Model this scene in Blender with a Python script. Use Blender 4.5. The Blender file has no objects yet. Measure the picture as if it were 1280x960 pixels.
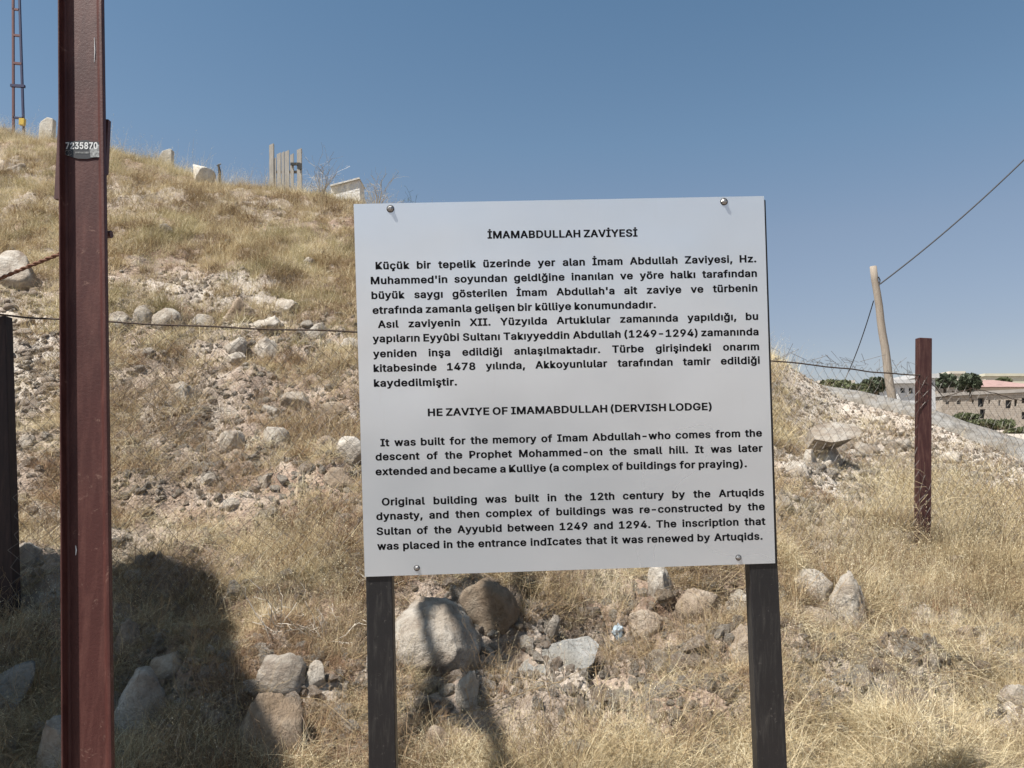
import bpy, bmesh, math, random
import numpy as np
from mathutils import Vector, Matrix
R = math.radians
random.seed(7)
rng = np.random.default_rng(11)
S = bpy.context.scene
COL = S.collection

# ------------------------------------------------------------------ camera, world, sun, exposure
F = 985.0
PITCH = R(5.0)
cp, sp = math.cos(PITCH), math.sin(PITCH)
cam_d = bpy.data.cameras.new("camera")
cam = bpy.data.objects.new("camera", cam_d); COL.objects.link(cam)
cam_d.sensor_width = 36.0
cam_d.lens = F * 36.0 / 1280.0
cam_d.clip_start = 0.05; cam_d.clip_end = 3000
cam.rotation_euler = (R(90) + PITCH, 0, 0)
S.camera = cam

SUN_EL, SUN_BACK = R(58), R(33)          # elevation; how far behind the picture plane, from the left
to_sun = Vector((-math.cos(SUN_EL)*math.cos(SUN_BACK), -math.cos(SUN_EL)*math.sin(SUN_BACK), math.sin(SUN_EL)))
W = bpy.data.worlds.new("World"); S.world = W; W.use_nodes = True
wn = W.node_tree; bg = wn.nodes["Background"]
sky = wn.nodes.new("ShaderNodeTexSky"); sky.sky_type = 'NISHITA'; sky.sun_disc = False
sky.sun_elevation = SUN_EL
sky.sun_rotation = math.atan2(to_sun.x, to_sun.y)
sky.altitude = 900; sky.air_density = 0.95; sky.dust_density = 2.6; sky.ozone_density = 1.5
hs = wn.nodes.new("ShaderNodeHueSaturation"); hs.inputs['Saturation'].default_value = 1.0; hs.inputs['Value'].default_value = 1.0
wn.links.new(sky.outputs[0], hs.inputs['Color']); tn = wn.nodes.new("ShaderNodeMix"); tn.data_type = 'RGBA'; tn.blend_type = 'MULTIPLY'; tn.inputs[0].default_value = 1.0
wg = wn.nodes.new("ShaderNodeTexCoord"); wz = wn.nodes.new("ShaderNodeSeparateXYZ"); wr = wn.nodes.new("ShaderNodeValToRGB")   # dusty horizon, clearer blue above
wn.links.new(wg.outputs['Generated'], wz.inputs[0]); wn.links.new(wz.outputs[2], wr.inputs[0])
for k_, (p_, c_) in enumerate(((0.0, (1.05,.84,.76)), (.14, (1.03,.87,.79)), (.26, (1.14,1.01,.89)), (.37, (1.03,1.09,.99)), (.56, (.86,1.06,1.02)))):
    if k_ > 1: wr.color_ramp.elements.new(p_)
    wr.color_ramp.elements[k_].position = p_; wr.color_ramp.elements[k_].color = (*c_, 1)
wn.links.new(wr.outputs[0], tn.inputs[7]); wn.links.new(hs.outputs[0], tn.inputs[6]); wn.links.new(tn.outputs[2], bg.inputs[0])
bg.inputs[1].default_value = 0.070
sl = bpy.data.lights.new("sun", 'SUN'); sl.energy = 5.0; sl.angle = R(0.55); sl.color = (1.0, 0.955, 0.89)
so = bpy.data.objects.new("sun", sl); COL.objects.link(so)
so.rotation_euler = to_sun.to_track_quat('Z', 'Y').to_euler()
so.location = (-6, -4, 12)
S.view_settings.view_transform = 'Standard'; S.view_settings.look = 'None'
S.view_settings.exposure = 0.9; S.view_settings.gamma = 1.0
try: S.view_settings.use_curve_mapping = False
except Exception: pass
S.render.engine = 'CYCLES'
S.cycles.max_bounces = 5; S.cycles.diffuse_bounces = 3; S.cycles.transparent_max_bounces = 4

# ------------------------------------------------------------------ helpers
def P(px, py, d):
    """world point at forward distance d (metres) seen at photograph position px, py"""
    a, v = (px-640)/F, (480-py)/F
    s = d / (cp - v*sp)
    return Vector((a*s, d, (sp + v*cp)*s))
def gz(py):
    v = (480-py)/F
    return (sp + v*cp)/(cp - v*sp)
def project(x, y, z):
    zc = y*cp + z*sp
    return 640 + F*x/zc, 480 - F*(z*cp - y*sp)/zc
def mpp(p):           # metres per photo pixel at a point
    return (p[1]*cp + p[2]*sp)/F

def mesh_obj(name, verts, faces, mat=None, parent=None, smooth=False, kind=None, label=None):
    me = bpy.data.meshes.new(name)
    me.from_pydata([tuple(v) for v in verts], [], [tuple(f) for f in faces])
    if smooth: me.polygons.foreach_set('use_smooth', [True]*len(me.polygons))
    me.update()
    if mat: me.materials.append(mat)
    o = bpy.data.objects.new(name, me); COL.objects.link(o)
    if parent: o.parent = parent
    if kind: o['kind'] = kind
    if label: o['label'] = label
    return o
def empty(name, loc=(0,0,0), rz=0.0):
    o = bpy.data.objects.new(name, None); COL.objects.link(o)
    o.location = loc; o.rotation_euler = (0,0,rz); o.empty_display_size = 0.1
    return o
def tag(o, label, cat, group=None):
    o['label'] = label; o['category'] = cat
    if group: o['group'] = group
    return o
class MB:
    """collects boxes, tubes and sheets of one part"""
    def __init__(s): s.v = []; s.f = []
    def add(s, vs, fs):
        n = len(s.v); s.v += [Vector(v) for v in vs]; s.f += [tuple(i+n for i in f) for f in fs]
    def box(s, c, sx, sy, sz, M=None):
        c = Vector(c); vs = []
        for dz in (-1, 1):
            for dx, dy in ((-1,-1),(1,-1),(1,1),(-1,1)):
                p = Vector((dx*sx/2, dy*sy/2, dz*sz/2))
                if M: p = M @ p
                vs.append(c+p)
        s.add(vs, [(3,2,1,0),(4,5,6,7),(0,1,5,4),(1,2,6,5),(2,3,7,6),(3,0,4,7)])
        return s
    def tube(s, pts, r, n=6, cap=True):
        pts = [Vector(p) for p in pts]; vs = []; fs = []
        rs = r if isinstance(r, (list, tuple)) else [r]*len(pts)
        up = Vector((0,0,1)); prev = None
        for i, p in enumerate(pts):
            t = (pts[min(i+1, len(pts)-1)] - pts[max(i-1, 0)])
            t = t.normalized() if t.length > 1e-9 else Vector((0,0,1))
            a = (t.cross(up) if abs(t.dot(up)) < 0.95 else t.cross(Vector((1,0,0)))) if prev is None else prev - t*prev.dot(t)
            if a.length < 1e-6: a = t.orthogonal()
            a.normalize(); prev = a; b = t.cross(a)
            for k in range(n):
                an = 2*math.pi*k/n
                vs.append(p + (a*math.cos(an) + b*math.sin(an))*rs[i])
        for i in range(len(pts)-1):
            for k in range(n):
                k2 = (k+1) % n
                fs.append((i*n+k, i*n+k2, (i+1)*n+k2, (i+1)*n+k))
        if cap:
            fs.append(tuple(reversed(range(n)))); fs.append(tuple((len(pts)-1)*n+k for k in range(n)))
        s.add(vs, fs); return s
    def build(s, name, mat, parent=None, smooth=False, kind=None, label=None):
        org = parent.matrix_world.inverted() if parent and parent.type == 'EMPTY' and False else None
        return mesh_obj(name, s.v, s.f, mat, parent, smooth, kind, label)

def bevel(o, w=0.003, seg=2):
    m = o.modifiers.new('bevel', 'BEVEL'); m.width = w; m.segments = seg; m.limit_method = 'ANGLE'; return o

# ------------------------------------------------------------------ materials
def new_mat(name):
    m = bpy.data.materials.new(name); m.use_nodes = True
    nt = m.node_tree; b = nt.nodes['Principled BSDF']
    return m, nt, b
def N(nt, t, **kw):
    n = nt.nodes.new(t)
    for k, v in kw.items():
        if hasattr(n, k): setattr(n, k, v)
        else: n.inputs[k].default_value = v
    return n
def noise(nt, scale, detail=6, rough=0.6, vec=None, dist=0.0):
    n = N(nt, 'ShaderNodeTexNoise'); n.inputs['Scale'].default_value = scale
    n.inputs['Detail'].default_value = detail; n.inputs['Roughness'].default_value = rough; n.inputs['Distortion'].default_value = dist
    if vec is not None: nt.links.new(vec, n.inputs['Vector'])
    return n.outputs['Fac']
def ramp(nt, fac, stops, interp='LINEAR'):
    r = N(nt, 'ShaderNodeValToRGB'); e = r.color_ramp.elements; r.color_ramp.interpolation = interp
    while len(e) < len(stops): e.new(0.5)
    for i, (p, c) in enumerate(stops):
        e[i].position = p; e[i].color = (c[0], c[1], c[2], 1) if hasattr(c, '__len__') else (c, c, c, 1)
    nt.links.new(fac, r.inputs[0]); return r.outputs[0]
def mix(nt, fac, a, b, mode='MIX'):
    m = N(nt, 'ShaderNodeMix'); m.data_type = 'RGBA'; m.blend_type = mode
    for i, x in ((0, fac), (6, a), (7, b)):
        if hasattr(x, 'links') or hasattr(x, 'is_linked'): nt.links.new(x, m.inputs[i])
        else: m.inputs[i].default_value = x if i == 0 else (x[0], x[1], x[2], 1)
    return m.outputs[2]
def bump(nt, b, h, strength=0.5, dist=0.01):
    n = N(nt, 'ShaderNodeBump'); n.inputs['Strength'].default_value = strength; n.inputs['Distance'].default_value = dist
    nt.links.new(h, n.inputs['Height'])
    nt.links.new(n.outputs[0], b.inputs['Normal']); return n
def pos(nt, obj=True):
    return N(nt, 'ShaderNodeTexCoord').outputs['Object']
def geo_pos(nt): return N(nt, 'ShaderNodeNewGeometry').outputs['Position']
def scaled(nt, vec, s):
    m = N(nt, 'ShaderNodeMapping'); m.inputs['Scale'].default_value = s; nt.links.new(vec, m.inputs[0]); return m.outputs[0]

def mat_soil():
    m, nt, b = new_mat('dry_soil'); p = geo_pos(nt)
    big = noise(nt, 0.55, 5, 0.6, p); mid = noise(nt, 4.5, 8, 0.65, p); fine = noise(nt, 45, 6, 0.7, p)
    c1 = ramp(nt, mid, [(0.32, (0.14,0.088,0.062)), (0.52, (0.36,0.262,0.20)), (0.68, (0.53,0.44,0.36))])
    c2 = ramp(nt, mid, [(0.30, (0.28,0.22,0.175)), (0.55, (0.47,0.405,0.34)), (0.7, (0.57,0.52,0.455))])
    c = mix(nt, ramp(nt, big, [(0.42, 0), (0.6, 1)]), c1, c2)
    ck = N(nt, 'ShaderNodeAttribute'); ck.attribute_name = 'chalk'          # where the earth is chalky rubble
    c3 = ramp(nt, mid, [(0.28, (0.34,0.275,0.225)), (0.5, (0.54,0.475,0.405)), (0.7, (0.63,0.58,0.52))])
    c = mix(nt, ck.outputs['Fac'], c, c3)
    c = mix(nt, 0.55, c, ramp(nt, fine, [(0.3, 0.35), (0.7, 1.0)]), 'MULTIPLY')
    vor = N(nt, 'ShaderNodeTexVoronoi'); vor.inputs['Scale'].default_value = 55; nt.links.new(p, vor.inputs['Vector'])
    nt.links.new(c, b.inputs['Base Color']); b.inputs['Roughness'].default_value = 0.95; b.inputs['Specular IOR Level'].default_value = 0.15
    add = N(nt, 'ShaderNodeMath', operation='ADD'); nt.links.new(fine, add.inputs[0])
    mu = N(nt, 'ShaderNodeMath', operation='MULTIPLY'); nt.links.new(vor.outputs['Distance'], mu.inputs[0]); mu.inputs[1].default_value = -0.7
    nt.links.new(mu.outputs[0], add.inputs[1])
    bump(nt, b, add.outputs[0], 0.9, 0.02)
    return m
def mat_rock(name, a, bcol, c, sc=1.0):
    m, nt, b = new_mat(name); p = pos(nt)
    rnd = N(nt, 'ShaderNodeObjectInfo').outputs['Random']
    mp = N(nt, 'ShaderNodeVectorMath', operation='ADD'); nt.links.new(p, mp.inputs[0])
    cb = N(nt, 'ShaderNodeCombineXYZ')
    ml = N(nt, 'ShaderNodeMath', operation='MULTIPLY'); nt.links.new(rnd, ml.inputs[0]); ml.inputs[1].default_value = 37
    nt.links.new(ml.outputs[0], cb.inputs[0]); nt.links.new(cb.outputs[0], mp.inputs[1]); v = mp.outputs[0]
    n1 = noise(nt, 7*sc, 8, 0.65, v, 0.4); n2 = noise(nt, 38*sc, 6, 0.75, v); n3 = noise(nt, 2.6*sc, 3, 0.5, v)
    col = ramp(nt, n1, [(0.30, a), (0.48, bcol), (0.66, c)])
    col = mix(nt, ramp(nt, n3, [(0.45, 0), (0.65, 0.5)]), col, (a[0]*0.9, a[1]*0.78, a[2]*0.6))
    pits = ramp(nt, n2, [(0.30, 0.45), (0.46, 1.0)])
    col = mix(nt, 0.8, col, pits, 'MULTIPLY')
    hv = N(nt, 'ShaderNodeHueSaturation'); nt.links.new(col, hv.inputs['Color'])
    mr = N(nt, 'ShaderNodeMapRange'); nt.links.new(rnd, mr.inputs[0]); mr.inputs[3].default_value = 0.78; mr.inputs[4].default_value = 1.12
    nt.links.new(mr.outputs[0], hv.inputs['Value']); nt.links.new(hv.outputs[0], b.inputs['Base Color'])
    b.inputs['Roughness'].default_value = 0.92; b.inputs['Specular IOR Level'].default_value = 0.2
    ad = N(nt, 'ShaderNodeMath', operation='ADD'); nt.links.new(n1, ad.inputs[0]); nt.links.new(n2, ad.inputs[1])
    bump(nt, b, ad.outputs[0], 1.0, 0.03)
    return m
def mat_grass(name, lo, midc, hi, trans=0.25):
    """straw: colour differs from tuft to tuft (tint) and blade to blade (bv)"""
    m, nt, b = new_mat(name)
    at = N(nt, 'ShaderNodeAttribute'); at.attribute_type = 'INSTANCER'; at.attribute_name = 'tint'
    bv = N(nt, 'ShaderNodeAttribute'); bv.attribute_type = 'GEOMETRY'; bv.attribute_name = 'bv'
    ad = N(nt, 'ShaderNodeMath', operation='MULTIPLY_ADD'); nt.links.new(bv.outputs['Fac'], ad.inputs[0]); ad.inputs[1].default_value = 0.5
    mu = N(nt, 'ShaderNodeMath', operation='MULTIPLY'); nt.links.new(at.outputs['Fac'], mu.inputs[0]); mu.inputs[1].default_value = 0.5
    nt.links.new(mu.outputs[0], ad.inputs[2])
    c = ramp(nt, ad.outputs[0], [(0.08, lo), (0.5, midc), (0.92, hi)])
    nt.links.new(c, b.inputs['Base Color']); b.inputs['Roughness'].default_value = 0.6; b.inputs['Specular IOR Level'].default_value = 0.25
    tr = N(nt, 'ShaderNodeBsdfTranslucent'); nt.links.new(c, tr.inputs[0])
    mx = N(nt, 'ShaderNodeMixShader'); mx.inputs[0].default_value = trans
    nt.links.new(b.outputs[0], mx.inputs[1]); nt.links.new(tr.outputs[0], mx.inputs[2])
    nt.links.new(mx.outputs[0], nt.nodes['Material Output'].inputs[0])
    return m
def mat_paint(name, col, col2, rough=0.5, metal=0.0, sc=(12,12,1.2), bumpd=0.001, lo=0.45, hi=0.7, spec=0.4, chip=None, chips=22.0):
    m, nt, b = new_mat(name); p = geo_pos(nt)
    n = noise(nt, 3.0, 8, 0.65, scaled(nt, p, sc), 0.3); n2 = noise(nt, 160, 4, 0.7, p)
    c = mix(nt, ramp(nt, n, [(lo, 0), (hi, 1)]), col, col2)
    if chip:
        bl = noise(nt, chips, 9, 0.8, p, .6); c = mix(nt, ramp(nt, bl, [(.60, 0), (.66, .8)]), c, chip)
        sm = noise(nt, 5, 6, .7, p); c = mix(nt, ramp(nt, sm, [(.45, 0), (.75, .5)]), c, tuple(k*.5 for k in col))
    c = mix(nt, 0.35, c, ramp(nt, n2, [(0.3, 0.5), (0.65, 1)]), 'MULTIPLY')
    nt.links.new(c, b.inputs['Base Color']); b.inputs['Roughness'].default_value = rough; b.inputs['Metallic'].default_value = metal
    b.inputs['Specular IOR Level'].default_value = spec
    bump(nt, b, n2, 0.35, bumpd)
    return m
def mat_plain(name, col, rough=0.7, metal=0.0, var=0.25, sc=6.0, spec=0.3):
    m, nt, b = new_mat(name); p = geo_pos(nt)
    n = noise(nt, sc, 6, 0.65, p)
    c = mix(nt, 1.0, col, ramp(nt, n, [(0.3, 1-var), (0.7, 1.0)]), 'MULTIPLY')
    nt.links.new(c, b.inputs['Base Color']); b.inputs['Roughness'].default_value = rough; b.inputs['Metallic'].default_value = metal
    b.inputs['Specular IOR Level'].default_value = spec
    return m

M_soil = mat_soil()
M_lime = mat_rock('pale_limestone', (0.24,0.19,0.15), (0.44,0.39,0.33), (0.58,0.54,0.48))
M_brownrock = mat_rock('brown_limestone', (0.21,0.16,0.115), (0.38,0.305,0.235), (0.50,0.43,0.345))
M_greyrock = mat_rock('grey_concrete_stone', (0.24,0.235,0.22), (0.36,0.355,0.335), (0.46,0.45,0.43), 1.6)
M_pink = mat_rock('pinkish_rubble', (0.29,0.22,0.17), (0.45,0.37,0.30), (0.56,0.49,0.42))
M_straw = mat_grass('straw', (0.20,0.135,0.075), (0.45,0.355,0.205), (0.68,0.585,0.39))
M_brownst = mat_grass('brown_straw', (0.085,0.055,0.035), (0.25,0.17,0.095), (0.43,0.33,0.19), 0.15)
M_redst = mat_grass('rust_straw', (0.13,0.065,0.04), (0.34,0.215,0.13), (0.52,0.385,0.25), 0.15)
M_pale = mat_grass('pale_straw', (0.30,0.225,0.13), (0.54,0.455,0.29), (0.75,0.68,0.50))
M_olive = mat_grass('olive_straw', (0.15,0.13,0.065), (0.34,0.29,0.155), (0.52,0.45,0.27))
M_twig = mat_grass('grey_twig', (0.13,0.095,0.065), (0.26,0.20,0.15), (0.42,0.36,0.29), 0.05)
M_green = mat_grass('green_leaf', (0.045,0.055,0.032), (0.07,0.085,0.052), (0.10,0.12,0.075), 0.1)
M_scrub = mat_grass('scrub_leaf', (0.08,0.09,0.045), (0.13,0.145,0.075), (0.20,0.21,0.12), 0.2)

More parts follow.
